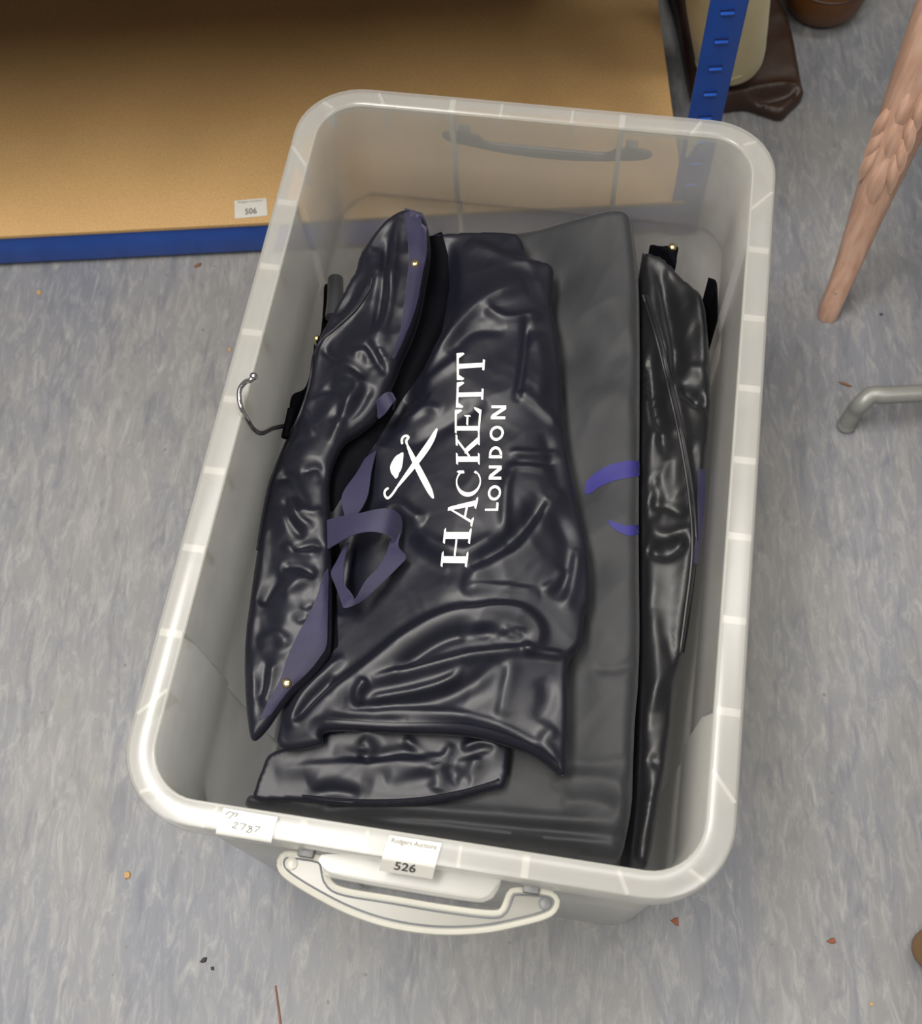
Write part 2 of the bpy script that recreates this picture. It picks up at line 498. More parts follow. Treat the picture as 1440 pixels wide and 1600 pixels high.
def floor_mat():
    m, nt, out = nmat('marbled_vinyl'); L = nt.links.new
    b = nt.nodes.new('ShaderNodeBsdfPrincipled')
    tc = nt.nodes.new('ShaderNodeTexCoord')
    mp = nt.nodes.new('ShaderNodeMapping'); mp.inputs['Rotation'].default_value = (0, 0, math.radians(-8))
    L(tc.outputs['Object'], mp.inputs['Vector'])
    def streak(sx, sy, scale, detail=6., dist=.6, rough=.6):
        q = nt.nodes.new('ShaderNodeMapping'); q.inputs['Scale'].default_value = (sx, sy, 1)
        L(mp.outputs[0], q.inputs['Vector'])
        n = node(nt, 'ShaderNodeTexNoise', i_Scale=scale, i_Detail=detail, i_Distortion=dist, i_Roughness=rough)
        L(q.outputs[0], n.inputs['Vector']); return n
    big = streak(1, .45, 5.5, 5., .8)
    r1 = ramp(nt, [(.30, (.150, .160, .192)), (.5, (.192, .195, .206)), (.70, (.225, .220, .210))])
    L(big.outputs['Fac'], r1.inputs[0])
    s1 = streak(1, .25, 90., 8., 1.0, .74)
    r2 = ramp(nt, [(.47, (0, 0, 0)), (.60, (.4, .4, .4)), (.76, (1, 1, 1))])
    L(s1.outputs['Fac'], r2.inputs[0])
    mx = node(nt, 'ShaderNodeMix', data_type='RGBA'); 
    L(r2.outputs[0], mx.inputs[0]); L(r1.outputs[0], mx.inputs[6]); mx.inputs[7].default_value = (.34, .335, .325, 1)
    s2 = streak(1, .25, 52., 6., 1.0)
    r3 = ramp(nt, [(.30, (.6, .6, .6)), (.48, (0, 0, 0))])
    L(s2.outputs['Fac'], r3.inputs[0])
    mx2 = node(nt, 'ShaderNodeMix', data_type='RGBA')
    L(r3.outputs[0], mx2.inputs[0]); L(mx.outputs[2], mx2.inputs[6]); mx2.inputs[7].default_value = (.115, .122, .145, 1)
    sp = node(nt, 'ShaderNodeTexVoronoi', i_Scale=26.0, feature='F1')
    L(mp.outputs[0], sp.inputs['Vector'])
    r4 = ramp(nt, [(.03, (.0, .0, .0)), (.06, (1, 1, 1))])
    L(sp.outputs['Distance'], r4.inputs[0])
    mx3 = node(nt, 'ShaderNodeMix', data_type='RGBA')
    L(r4.outputs[0], mx3.inputs[0]); mx3.inputs[6].default_value = (.15, .145, .14, 1); L(mx2.outputs[2], mx3.inputs[7])
    L(mx3.outputs[2], b.inputs['Base Color'])
    rr = nt.nodes.new('ShaderNodeMapRange'); rr.inputs['To Min'].default_value = .42; rr.inputs['To Max'].default_value = .6
    L(s1.outputs['Fac'], rr.inputs['Value']); L(rr.outputs[0], b.inputs['Roughness'])
    b.inputs['Specular IOR Level'].default_value = .35
    bp = nt.nodes.new('ShaderNodeBump'); bp.inputs['Strength'].default_value = .12; bp.inputs['Distance'].default_value = .001
    L(s1.outputs['Fac'], bp.inputs['Height']); L(bp.outputs[0], b.inputs['Normal'])
    L(b.outputs[0], out.inputs[0]); return m
M['floor'] = floor_mat()

def board_mat():
    m, nt, out = nmat('hardboard'); L = nt.links.new
    b = nt.nodes.new('ShaderNodeBsdfPrincipled')
    tc = nt.nodes.new('ShaderNodeTexCoord')
    n = node(nt, 'ShaderNodeTexNoise', i_Scale=420.0, i_Detail=4.0); L(tc.outputs['Object'], n.inputs['Vector'])
    r = ramp(nt, [(.3, (.43, .265, .11)), (.7, (.54, .345, .15))]); L(n.outputs['Fac'], r.inputs[0])
    n2 = node(nt, 'ShaderNodeTexNoise', i_Scale=5.0, i_Detail=6.0); L(tc.outputs['Object'], n2.inputs['Vector'])
    r2 = ramp(nt, [(.3, (.86, .86, .86)), (.6, (1, 1, 1))]); L(n2.outputs['Fac'], r2.inputs[0])
    mx = node(nt, 'ShaderNodeMix', data_type='RGBA', blend_type='MULTIPLY'); mx.inputs[0].default_value = 1
    L(r.outputs[0], mx.inputs[6]); L(r2.outputs[0], mx.inputs[7]); L(mx.outputs[2], b.inputs['Base Color'])
    b.inputs['Roughness'].default_value = .6; b.inputs['Specular IOR Level'].default_value = .3
    L(b.outputs[0], out.inputs[0]); return m
M['mdf'] = board_mat()

def pink_mat():
    m, nt, out = nmat('worn_pink_wood'); L = nt.links.new
    b = nt.nodes.new('ShaderNodeBsdfPrincipled')
    tc = nt.nodes.new('ShaderNodeTexCoord')
    mp = nt.nodes.new('ShaderNodeMapping'); mp.inputs['Scale'].default_value = (1, 1, .12); L(tc.outputs['Object'], mp.inputs['Vector'])
    n = node(nt, 'ShaderNodeTexNoise', i_Scale=160.0, i_Detail=6.0); L(mp.outputs[0], n.inputs['Vector'])
    r = ramp(nt, [(.25, (.46, .26, .18)), (.5, (.58, .36, .26)), (.75, (.65, .43, .33))]); L(n.outputs['Fac'], r.inputs[0])
    L(r.outputs[0], b.inputs['Base Color'])
    b.inputs['Roughness'].default_value = .42
    L(b.outputs[0], out.inputs[0]); return m
M['pink'] = pink_mat()

# ------------------------------------------------------------------ the setting
fl = MB().add([(-4, -4, 0), (4, -4, 0), (4, 4, 0), (-4, 4, 0)], [(0, 1, 2, 3)]).build('floor', M['floor'], smooth=False)
tag(fl, kind='structure')
_u, _v, _o = np.array([.98287, .18429, 0]), np.array([-.18429, .98287, 0]), np.array([.184, .503, 0])
bw = MB(); bw.box(_o + _v * .58 + np.array([0, 0, 1.4]), _u * 3.0, _v * .05, np.array([0, 0, 1.398]))
bw = bw.build('wall_back', simple('painted_wall', (.42, .41, .38), .8, var=.04), smooth=False)
tag(bw, kind='structure')

# ------------------------------------------------------------------ storage box
box = empty('storage_box', (0, 0, 0), 'clear frosted plastic storage box full of folded dark garment bags, on the grey floor', 'storage box')
def rr_points():
    pts = []                # (corner centre, angle or straight data)
    def arc(cx, cy, a0):
        for k in range(0, 11):
            a = math.radians(a0 + 9 * k); pts.append(('a', cx, cy, math.cos(a), math.sin(a)))
    ys = [-.265, -.235, -.2065, -.2015, -.15, -.1, -.05, 0, .05, .1, .15, .2015, .2065, .235, .265]
    xs = [.14, .11, .081, .077, .04, 0, -.04, -.077, -.081, -.11, -.14]
    arc(.16, -.283, -90)
    for y in ys: pts.append(('x', 1, y))
    arc(.16, .283, 0)
    for x in xs: pts.append(('y', 1, x))
    arc(-.16, .283, 90)
    for y in ys[::-1]: pts.append(('x', -1, y))
    arc(-.16, -.283, 180)
    for x in xs[::-1]: pts.append(('y', -1, x))
    return pts
RR = rr_points()
def loop(rx, ry, off=0., z=0., step=0., full=False):
    out = []
    for p in RR:
        if p[0] == 'a': out.append((p[1] + p[3] * (rx - off + (step if full else 0)), p[2] + p[4] * (ry - off), z))
        elif p[0] == 'x':
            s_ = step if full or abs(p[2]) < .204 else 0
            out.append((p[1] * (.16 + rx - off + s_), p[2], z))
        else: out.append((p[2], p[1] * (.283 + ry - off), z))
    return out
WX, WY, FX, FY, ST, TH = .0350, .0415, .060, .059, .0055, .0022
NP = len(RR)
def drops(full):
    return [(.013 if (p[0] == 'y' and abs(p[2]) < .0785) else full) for p in RR]
def stack(loops, cap0=False, cap1=False):
    v = [q for l in loops for q in l]; f = []
    for i in range(len(loops) - 1):
        for k in range(NP):
            f.append((i * NP + k, i * NP + (k + 1) % NP, (i + 1) * NP + (k + 1) % NP, (i + 1) * NP + k))
    if cap0: f.append(tuple(range(NP)))
    if cap1: f.append(tuple(range((len(loops) - 1) * NP, len(loops) * NP)))
    return v, f
zt = H - .0032
taper = lambda z: .0015 * (1 - z / H)          # nearly upright walls
def flare(z): return .0085 * min(1, max(0, (.245 - z) / .02))      # the lower body steps out a little below the handle recess
def wall(off, z): return loop(WX + flare(z) * .75, WY + flare(z) * 1.2, off, z, ST)
outer = [wall(.014, .0015), wall(.004, .005), wall(.0015, .015)] + \
        [wall(taper(z), z) for z in (.06, .12, .18, .225, .235, .245, .30, H - .018)] + [loop(WX, WY, 0, zt, ST, True)]
inner = [loop(WX, WY, TH, zt, ST, True)] + [wall(TH + taper(z), z) for z in (H - .018, .30, .245, .235, .225, .18, .12, .06)] + \
        [wall(TH + .0015, .017), wall(TH + .004, .0075), wall(TH + .012, .004)]
v, f = stack(outer + inner, True, True)
mobj('body', v, f, M['shell'], box, angle=28)
D = drops(.028)
def lip(off, zz=None):
    l = loop(FX, FY, off, 0)
    return [(x, y, (H - D[i]) if zz is None else zz) for i, (x, y, _) in enumerate(l)]
rim = [loop(WX, WY, TH, zt + .0001, ST, True), loop(WX, WY, TH - .0006, H - .0012, ST, True), loop(WX, WY, TH - .003, H, ST, True),
       lip(.004, H), lip(.0012, H - .0009), lip(0, H - .0035), lip(-.0006), lip(.0016), lip(.0022, zt - .001),
       loop(WX, WY, -.001, zt - .001, ST, True), loop(WX, WY, TH, zt, ST, True)]
v, f = stack(rim)
mobj('rim', v, f, M['rim'], box, angle=35)
# gussets under the rim
def gusset(x0, y0, x1, y1, drop, t=.0016, zt_=H - .0034):
    d = np.array([x1 - x0, y1 - y0]); n = np.array([-d[1], d[0]]) / np.linalg.norm(d) * t
    P = [(x0, y0), (x1, y1)]
    v = [(P[k][0] + s_ * n[0], P[k][1] + s_ * n[1], z) for z in (zt_ - drop, zt_) for k in (0, 1) for s_ in (-1, 1)]
    v[0] = (v[0][0], v[0][1], zt_ - drop * 1.25); v[1] = (v[1][0], v[1][1], zt_ - drop * 1.25)
    return MB().add(v, [(0, 1, 3, 2), (4, 6, 7, 5), (0, 4, 5, 1), (2, 3, 7, 6), (0, 2, 6, 4), (1, 5, 7, 3)])
wxs, wxc, fxo = .16 + WX + ST, .16 + WX, .16 + FX - .0022
for sx in (-1, 1):
    for y in (-.204, -.134, -.066, 0., .066, .134, .204):
        gusset(sx * wxs, y, sx * fxo, y, .024, .0030).build('gusset', M['rib'], box, smooth=False)
    for sy in (-1, 1):
        gusset(sx * wxs, sy * .247, sx * fxo, sy * .268, .024, .0014).build('gusset', M['rib'], box, smooth=False)
        gusset(sx * .142, sy * (.283 + WY), sx * .150, sy * (.283 + FY - .002), .024, .0014).build('gusset', M['rib'], box, smooth=False)
        gusset(sx * (.16 + (WX + ST) * .735), sy * (.283 + (WY + ST) * .735), sx * (.16 + FX * .68), sy * (.283 + FY * .68), .024, .0014).build('gusset', M['rib'], box, smooth=False)
for sy in (-1, 1):
    for x in (-.033, .033):
        gusset(x, sy * (.283 + WY), x, sy * (.283 + FY - .002), .012, .0012).build('gusset', M['rib'], box, smooth=False)
    for x in (-.079, .079):       # full-height ribs of the end walls
        g = MB()
        g.bbox((x, sy * (.283 + WY + .0028), .300), (.0024, 0, 0), (0, .0032, 0), (0, 0, .062), .0008)
        g.bbox((x, sy * (.283 + WY + .0100), .12), (.0024, 0, 0), (0, .0026, 0), (0, 0, .105), .0008)
        g.build('wall_rib', M['rib'], box)
        gusset(x, sy * (.283 + WY), x, sy * (.283 + FY - .002), .024, .0026).build('gusset', M['rib'], box, smooth=False)
# embossed dot grid on the rear wall
g = MB()
for i in range(6):
    for j in range(4):
        if j == 3 or i > 1:
            c = (.095 + .0125 * i - .001 * j, .283 + WY - TH - .0002, .318 - .016 * j)
            g.lathe(c, [(.0024, 0), (.0019, .0010), (.0006, .0016)], 8, (0, -1, 0))
g.build('embossed_dots', M['rib'], box)

# handle (front), lying folded out under the rim
HO = [(455, 1334), (442, 1337), (437, 1352), (449, 1370), (495, 1399), (549, 1426), (611, 1446), (682, 1456), (753, 1454), (811, 1443), (856, 1430),
      (870, 1414), (867, 1401), (851, 1394), (806, 1391), (795, 1398), (788, 1416), (773, 1427), (700, 1419), (611, 1404), (536, 1391), (514, 1376), (508, 1350), (497, 1340)]
HZ = .334
def handle(xf, rear=False):
    mats = (M['rear_handle'], M['rear_handle']) if rear else (M['handle'], M['bead'])
    P = resample(catmull([at(x, y, HZ)[:2] for x, y in HO], 5, True), .0035, True)
    nb = len(P)
    vs, es, fs, _, _, _ = delaunay_2d_cdt([Vector(p) for p in P], [(i, (i + 1) % nb) for i in range(nb)], [], 1, 1e-7)
    v = [(p[0], p[1], HZ + dz) for dz in (.0025, -.0025) for p in vs]
    f = [tuple(q) for q in fs] + [tuple(i + nb for i in q[::-1]) for q in fs] + [(i, (i + 1) % nb, (i + 1) % nb + nb, i + nb) for i in range(nb)]
    h = mobj('handle', [xf(*p) for p in v], f, mats[0], box, angle=40)
    b = MB().tube([xf(p[0], p[1], HZ + .0012) for p in P], .0023, 8, closed=True)
    b.build('handle_bead', mats[1], h)
    ins = []
    for i in range(nb):
        t = P[(i + 1) % nb] - P[i - 1]; t /= np.linalg.norm(t); ins.append(P[i] + np.array([-t[1], t[0]]) * .0034 * SGN)
    b = MB().tube([xf(p[0], p[1], HZ + .0021) for p in ins], .0009, 6, closed=True)
    b.build('handle_groove', M['clip'] if not rear else mats[1], h)
    for (x, y) in ((456, 1350), (851, 1412)):
        c = at(x, y, HZ)
        MB().lathe(xf(c[0], c[1], HZ + .0022), [(.0046, 0), (.0046, .0012), (.003, .002)], 14).build('pivot', mats[1] if x < 600 else M['clip'], h)
    for (x, y) in ((480, 1335), (829, 1391)):
        c = at(x, y, HZ)
        MB().bbox(xf(c[0], c[1] + .002, HZ + .003), (.0058, 0, 0), (0, .0048, 0), (0, 0, .0058), .0012).build('clip', M['clip'], h)
    return h
_P = np.array([at(x, y, HZ)[:2] for x, y in HO])
SGN = 1 if np.sum(_P[:, 0] * np.roll(_P[:, 1], -1) - _P[:, 1] * np.roll(_P[:, 0], -1)) > 0 else -1
handle(lambda x, y, z: (x, y, z))
def rear_xf(x, y, z):              # the rear handle hangs down close to the rear wall
    yy = -y - .345; zz = z - HZ
    return (-x + .012, .345 + yy * .35 + zz * .7, HZ - .020 - yy * .9 + zz * .4)
tag(handle(rear_xf, True), 'rear handle hanging down behind the far wall')
# translucent ledge over the front handle
LP = [(502, 1336), (506, 1356), (520, 1365), (600, 1381), (738, 1403), (762, 1400), (777, 1380), (776, 1366), (600, 1340)]
P = resample(catmull([at(x, y, .345)[:2] for x, y in LP], 4, True), .006, True)
nb = len(P)
mobj('handle_ledge', [(p[0], p[1], z) for z in (.3465, .3435) for p in P],
     [tuple(range(nb)), tuple(range(nb, 2 * nb))] + [(i, (i + 1) % nb, (i + 1) % nb + nb, i + nb) for i in range(nb)], M['shell'], box, angle=40)
b = MB().tube([(p[0], p[1], .3452) for p in resample(catmull([at(x, y, .345)[:2] for x, y in [(505, 1364), (600, 1382), (738, 1404), (766, 1400), (779, 1376)]], 5), .006)], .0022, 8)
b.build('ledge_lip', M['rim'], box)

# paper labels on the front rim, following the rim profile and folded over its outer edge
YI, YO = -(.283 + WY - TH + .003), -(.283 + FY)
def rim_map(x, s_, lift=.0006):
    """s_ = distance from the inner edge of the rim top outward, then down over the edge"""
    top = abs(YO - YI) - .002
    if s_ <= top: return np.array([x, YI - s_, H + lift])
    t = s_ - top; r = .0028; a = min(t / r, 1.0) * 1.15
    y = YI - top - math.sin(a) * r; z = H + lift - (1 - math.cos(a)) * r
    if t > r:
        y -= (t - r) * .52; z -= (t - r) * .85
    return np.array([x, y - lift * .6, z])
def label(name, corners, mat, n=14):
    """corners in (x, s) of the rim: UL, UR, LR, LL"""
    UL, UR, LR, LL = [np.array(c) for c in corners]
    v = []; f = []
    for j in range(n + 1):
        for i in range(5):
            a = UL + (UR - UL) * i / 4; b_ = LL + (LR - LL) * i / 4
            p = a + (b_ - a) * j / n; v.append(rim_map(p[0], p[1]))
    for j in range(n):
        for i in range(4):
            k = j * 5 + i; f.append((k, k + 1, k + 6, k + 5))
    o = mobj(name, v, f, mat, box, angle=80)
    def q(u, w_, lift=.0011):
        a = UL + (UR - UL) * u; b_ = LL + (LR - LL) * u
        p = a + (b_ - a) * w_; return rim_map(p[0], p[1], lift)
    return o, q
def rim_xs(px, py):
    p = at(px, py, H); return (p[0], YI - p[1])
def text_polys(body, bold=0.):
    cu = bpy.data.curves.new('txt', 'FONT'); cu.body = body; cu.offset = bold; cu.resolution_u = 3
    o = bpy.data.objects.new('txt', cu); COL.objects.link(o)
    dg = bpy.context.evaluated_depsgraph_get()
    me = bpy.data.meshes.new_from_object(o.evaluated_get(dg))
    V = np.array([vv.co[:2] for vv in me.vertices]); F = [tuple(p.vertices) for p in me.polygons]
    bpy.data.objects.remove(o); bpy.data.curves.remove(cu); bpy.data.meshes.remove(me)
    lo, hi = V.min(0), V.max(0)
    return (V - lo) / (hi - lo), F
def label_text(name, body, parent, q, u0, u1, w0, w1, mat, bold=0., slant=0.):
    V, F = text_polys(body, bold)
    mobj(name, [q(u0 + (u1 - u0) * (x + slant * y), w1 + (w0 - w1) * y) for x, y in V], F, mat, parent, smooth=False)
c = [rim_xs(*p) for p in ((352, 1253), (437, 1263))]
s0 = .0
tagp, q = label('paper_tag', [(c[0][0], s0), (c[1][0], s0 + .0005), (c[1][0] - .001, .0185), (c[0][0] - .002, .0185)], M['paper'])
tag(tagp, 'plain white paper tag with handwritten 2787')
# handwriting as pen strokes
def pen(q, parent, strokes, mat, wd=.008):
    V = []; F = []
    for st in strokes:
        P = resample(np.array(st, float), .03)
        for i in range(len(P) - 1):
            d = P[i + 1] - P[i]; d /= np.linalg.norm(d) + 1e-9; n = np.array([-d[1] * .5, d[0]]) * wd * 1.6
            b_ = len(V); V += [q(*(P[i] + n)), q(*(P[i] - n)), q(*(P[i + 1] - n)), q(*(P[i + 1] + n))]; F.append((b_, b_ + 1, b_ + 2, b_ + 3))
    mobj('handwriting', V, F, mat, parent, smooth=False)
pen(q, tagp, [[(.27, .5), (.32, .44), (.34, .5), (.26, .68), (.34, .66)], [(.38, .47), (.49, .47), (.43, .7)],
              [(.60, .52), (.54, .5), (.56, .58), (.62, .62), (.60, .75), (.53, .74), (.57, .62), (.62, .52)], [(.65, .48), (.75, .48), (.67, .7)],
              [(.07, .24), (.12, .1), (.17, .11)], [(.17, .12), (.22, .13), (.15, .36)], [(.23, .12), (.29, .14), (.24, .27)]], M['pencil'])
c = [rim_xs(*p) for p in ((610, 1297), (691, 1311))]
stk, q = label('auction_sticker', [(c[0][0], .0008), (c[1][0], .0008), (c[1][0] - .0035, .030), (c[0][0] - .0045, .030)], M['paper'], 22)
tag(stk, 'white printed sticker with lot number 526 folded over the rim edge')
label_text('lettering', 'Rodgers Auctions', stk, q, .07, .93, .05, .20, M['grey_ink'])
label_text('lot_number', '526', stk, q, .26, .66, .55, .86, M['ink'], .012)

# ------------------------------------------------------------------ garment bags inside
# bag at the right, black and shiny
rb = empty('garment_bag', (0.17, 0.0, 0.02), 'shiny black garment bag with zip, slumped along the right wall of the clear box', 'garment bag', None)
RB = Cloth([(1004, 394, .245), (1012, 390, .245), (1040, 400, .245), (1065, 428, .243), (1086, 443, .25), (1102, 468, .252), (1108, 520, .252), (1111, 590, .246), (1111, 650, .24), (1103, 735, .238),
            (1093, 840, .236), (1085, 910, .234), (1076, 965, .23), (1068, 1015, .228), (1056, 1065, .225), (1047, 1150, .222), (1032, 1250, .218), (1014, 1345, .212), (1000, 1352, .21),
            (990, 1335, .21), (994, 1280, .212), (1001, 1180, .218), (1005, 1000, .225), (1005, 700, .235), (1005, 500, .24)],
           folds=[([(1005, 462), (1025, 530), (1042, 600), (1060, 680), (1075, 770), (1081, 860), (1070, 960), (1062, 1020)], 6, 5, 9, .22),
                  ([(1030, 430), (1046, 500), (1053, 560), (1048, 605)], -9, 6, 5, .24), ([(1008, 540), (1018, 610), (1034, 680), (1044, 720)], -8, 6, 5, .235), ([(1062, 610), (1085, 622), (1108, 640)], -8, 3, 4, .24), ([(1076, 690), (1084, 750), (1088, 800)], -6, 4, 4, .235), ([(1008, 850), (1040, 868), (1072, 850)], -7, 4, 4, .23), ([(1020, 740), (1028, 780), (1018, 815)], -5, 5, 5, .235), ([(1085, 455), (1100, 520), (1104, 580)], 5, 6, 6, .245),
                  ([(1050, 405), (1085, 470), (1095, 540), (1100, 640)], 5, 9, 7, .22), ([(1010, 420), (1040, 480), (1055, 560), (1056, 620)], -6, 7, 7, .22),
                  ([(1058, 605), (1085, 612), (1112, 628)], 5, 4, 8, .21), ([(1072, 660), (1090, 640), (1110, 628)], -5, 6, 4, .21),
                  ([(1010, 560), (1020, 640), (1035, 690)], -5, 6, 6, .22), ([(1005, 700), (1030, 690), (1050, 700)], 4, 8, 4, .22),
                  ([(1005, 790), (1040, 800), (1070, 815)], -5, 5, 5, .22), ([(1000, 830), (1035, 850), (1075, 838)], 5, 7, 4, .22), ([(1000, 872), (1040, 862), (1070, 850)], -5, 3, 5, .22),
                  ([(1015, 960), (1022, 1040), (1015, 1120)], 4, 7, 9, .21), ([(1045, 1000), (1050, 1080), (1035, 1160)], -4, 5, 5, .21),
                  ([(1010, 1190), (1030, 1205)], -5, 5, 5, .2), ([(1005, 1255), (1025, 1240), (1040, 1200)], 5, 6, 6, .2), ([(990, 1320), (1005, 1290), (1015, 1260)], 4, 6, 6, .2)],
           noise=[(.045, 1.3, 2.2, 2.8, 5), (.018, 1.0, 1.6, .5, 9)], roll=.010, zbot=.02, inset=.012)
RB.build('body', M['satin_black'], rb)
zp = [RB.on(x, y, .0012, .21) for x, y in catmull([(1004, 462), (1025, 530), (1042, 600), (1060, 680), (1075, 770), (1081, 860), (1070, 960), (1062, 1020)], 6)]
MB().tube(zp, .0016, 8).build('zip', M['satin_black'], rb)
zp = [RB.on(x + 7, y, .0008, .21) for x, y in catmull([(1004, 462), (1025, 530), (1042, 600), (1060, 680), (1075, 770), (1080, 860), (1069, 960), (1060, 1020)], 6)]
MB().tube(zp, .0014, 6).build('piping', M['satin_black'], rb)
ribbon('webbing', M['web'], rb, [((1090, 735, .0015), (1103, 735, .0015)), ((1090, 780, .0015), (1101, 782, .0015)), ((1088, 830, .0015), (1096, 832, .0015)), ((1080, 880, .0015), (1089, 882, .0015))], cloth=RB)

# black bag corner with a stud, behind that one
cb = empty('garment_bag', (.13, .28, .1), 'black bag corner with a brass stud, behind the shiny black bag by the far wall', 'garment bag')
CB = Cloth([(1016, 380, 0.244), (1035, 382, 0.244), (1059, 381, 0.246), (1058, 396, 0.244), (1056, 412, 0.242), (1049, 404, 0.244), (1040, 391, 0.244), (1018, 383.5, 0.244)],
           noise=[(.02, .4, 2, .5, 3)], roll=.003, zbot=.02, inset=.0, step=.002)
CB.build('body', M['dark'], cb)
p = CB.on(1050, 386.5, .0005, .245)
MB().lathe(p, [(.0042, -.0015), (.0042, .0008), (.0030, .0022), (.0012, .0028)], 14).build('stud', M['brass'], cb)
cb2 = empty('garment_bag', (.19, .23, .1), 'small black bag fold at the far right corner, under the shiny black bag', 'garment bag')
C2 = Cloth([(1107, 431, 0.270), (1110, 430, 0.272), (1120, 436, 0.272), (1122.5, 465, 0.272), (1121.5, 500, 0.271), (1120, 470, 0.269), (1117.5, 452, 0.269), (1109, 435, 0.270)], noise=[(.02, 1, 2, .5, 3)], roll=.003, zbot=.10, inset=.0, step=.002)
C2.build('body', M['dark'], cb2)

# matte charcoal bag with a blue print
gb = empty('garment_bag', (.05, 0, .02), 'matte charcoal garment bag with a blue printed arc, folded beneath the lettered bag', 'garment bag')
GB = Cloth([(790, 364, .234), (840, 350, .252), (905, 330, .275), (960, 318, .286), (985, 326, .286), (992, 360, .28), (999, 430, .27), (1001, 520, .262), (1001, 640, .255), (1000, 760, .25), (1000, 880, .248),
            (1001, 980, .247), (999, 1060, .245), (994, 1120, .243), (991, 1190, .24), (989, 1250, .236), (981, 1300, .23), (968, 1340, .225), (930, 1338, .222), (850, 1325, .22), (700, 1304, .22), (560, 1284, .22), (450, 1268, .22),
            (384, 1258, .222), (379, 1246, .224), (387, 1237, .225), (420, 1241, .224), (500, 1222, .214), (640, 1180, .212), (700, 1050, .212), (720, 800, .218), (740, 560, .225), (770, 420, .226)],
           ctrl=[(760, 1180, .212), (600, 1230, .212), (820, 1100, .222), (860, 1000, .232), (850, 800, .232), (830, 600, .235), (800, 470, .226), (880, 1190, .226), (800, 560, .224), (840, 420, .235), (862, 460, .237), (880, 560, .237), (900, 760, .236), (915, 900, .235), (880, 1100, .23), (870, 1190, .226), (820, 395, .238), (760, 900, .218), (480, 1240, .214)],
           folds=[([(930, 480), (960, 540), (985, 560)], -2.5, 14, 14, .26), ([(880, 430), (940, 460), (990, 540)], 2, 14, 18, .265),
                  ([(905, 640), (950, 620), (995, 640)], 2, 12, 12, .25), ([(925, 1040), (960, 1045), (998, 1030)], -2, 4, 8, .245), ([(920, 1052), (960, 1058), (996, 1048)], 1.5, 5, 9, .245),
                  ([(890, 1185), (930, 1192), (985, 1188)], -2.5, 5, 8, .24), ([(868, 1232), (880, 1215), (920, 1213), (965, 1228), (990, 1260)], 4, 7, 10, .24),
                  ([(875, 1250), (920, 1250), (965, 1262)], -3, 6, 6, .235), ([(500, 1268), (560, 1258), (640, 1262), (780, 1272), (900, 1282), (980, 1290)], 4.5, 5, 6, .225),
                  ([(520, 1277), (640, 1277), (780, 1290), (900, 1300), (965, 1308)], -5, 3.5, 3.5, .225), ([(560, 1288), (700, 1292), (850, 1312), (960, 1322)], 4, 4, 5, .22),
                  ([(640, 1302), (760, 1310), (880, 1326), (950, 1330)], -4, 3, 3, .22), ([(385, 1244), (440, 1250), (500, 1266)], 3.5, 5, 5, .224),
                  ([(500, 1262), (520, 1254), (600, 1246)], -4, 4, 4, .222), ([(962, 1300), (972, 1318), (968, 1338)], -5, 3, 3, .22)],
           noise=[(.09, .5, 1.6, 2.0, 21), (.03, 1.2, 2, .35, 22)], roll=.013, zbot=.02, inset=.010, step=.0026)
GB.build('body', M['canvas'], gb)
def ringarc(c, ro, ri, a0, a1, n=24, dr=0):
    A_ = np.linspace(math.radians(a0), math.radians(a1), n)
    return [(c[0] + ro[0] * math.cos(a), c[1] + ro[1] * math.sin(a)) for a in A_] + [(c[0] + ri[0] * math.cos(a) + dr, c[1] + ri[1] * math.sin(a)) for a in A_[::-1]]
pr1 = [(913, 773), (914, 755), (928, 740), (950, 727), (975, 721), (999, 720), (999, 746), (985, 746), (960, 751), (938, 760), (922, 772)]
pr2 = [(948, 812), (962, 817), (980, 822), (998, 820), (998, 836), (982, 838), (966, 832), (954, 823)]
for pr in (pr1, pr2):
    decal('print', [pr], M['blue_print'], gb, lambda u, v_: GB.on(u, v_, .0007, .25), step=6)

# rolled dark bag on the left, below the lettered one
lb = empty('garment_bag', (-.17, .1, .02), 'black bag with a rolled edge and stud, showing along the left wall of the box', 'garment bag')
LB = Cloth([(506, 440, 0.250), (520, 440, 0.250), (528, 450, 0.245), (518, 480, 0.245), (500, 540, 0.246), (488, 600, 0.248), (470, 655, .245), (458, 695, .246), (448, 722, .248), (440, 716, .2575), (444, 690, 0.267), (447, 640, 0.267), (453, 608, 0.265), (474, 600, 0.256),
            (485, 560, 0.256), (489, 525, 0.255), (498, 516, 0.253), (503, 470, 0.252)],
           folds=[([(450, 690), (456, 640), (470, 615)], -3, 5, 5, .225)], noise=[(.03, 1.2, 2, 1., 31)], roll=.005, zbot=.03, inset=.0)
LB.build('body', M['dark'], lb)
LF = Cloth([(540, 520, .205), (635, 435, .205), (690, 420, .205), (700, 560, .205), (690, 800, .205), (670, 1000, .205), (600, 1110, .205), (480, 1110, .205), (430, 1050, .205), (425, 900, .205), (460, 760, .205), (500, 620, .205)],
           noise=[(.05, .6, 2, 1.5, 33)], roll=.02, zbot=.012, inset=.004, step=.006)
LF.build('folded_body', M['satin_black'], lb)
rp = [at(x, y, z) for x, y, z in ((518, 436, .252), (517, 470, .256), (514, 496, .258))]
MB().tube(catmull([p + np.array([.004, 0, 0]) for p in rp], 5), .0078, 14).build('rolled_edge', M['canvas'], lb)
p = at(494, 528, .262)
MB().lathe(p, [(.003, -.012), (.0032, .0005), (.002, .0018), (.0008, .0022)], 12).build('stud', M['brass'], lb)

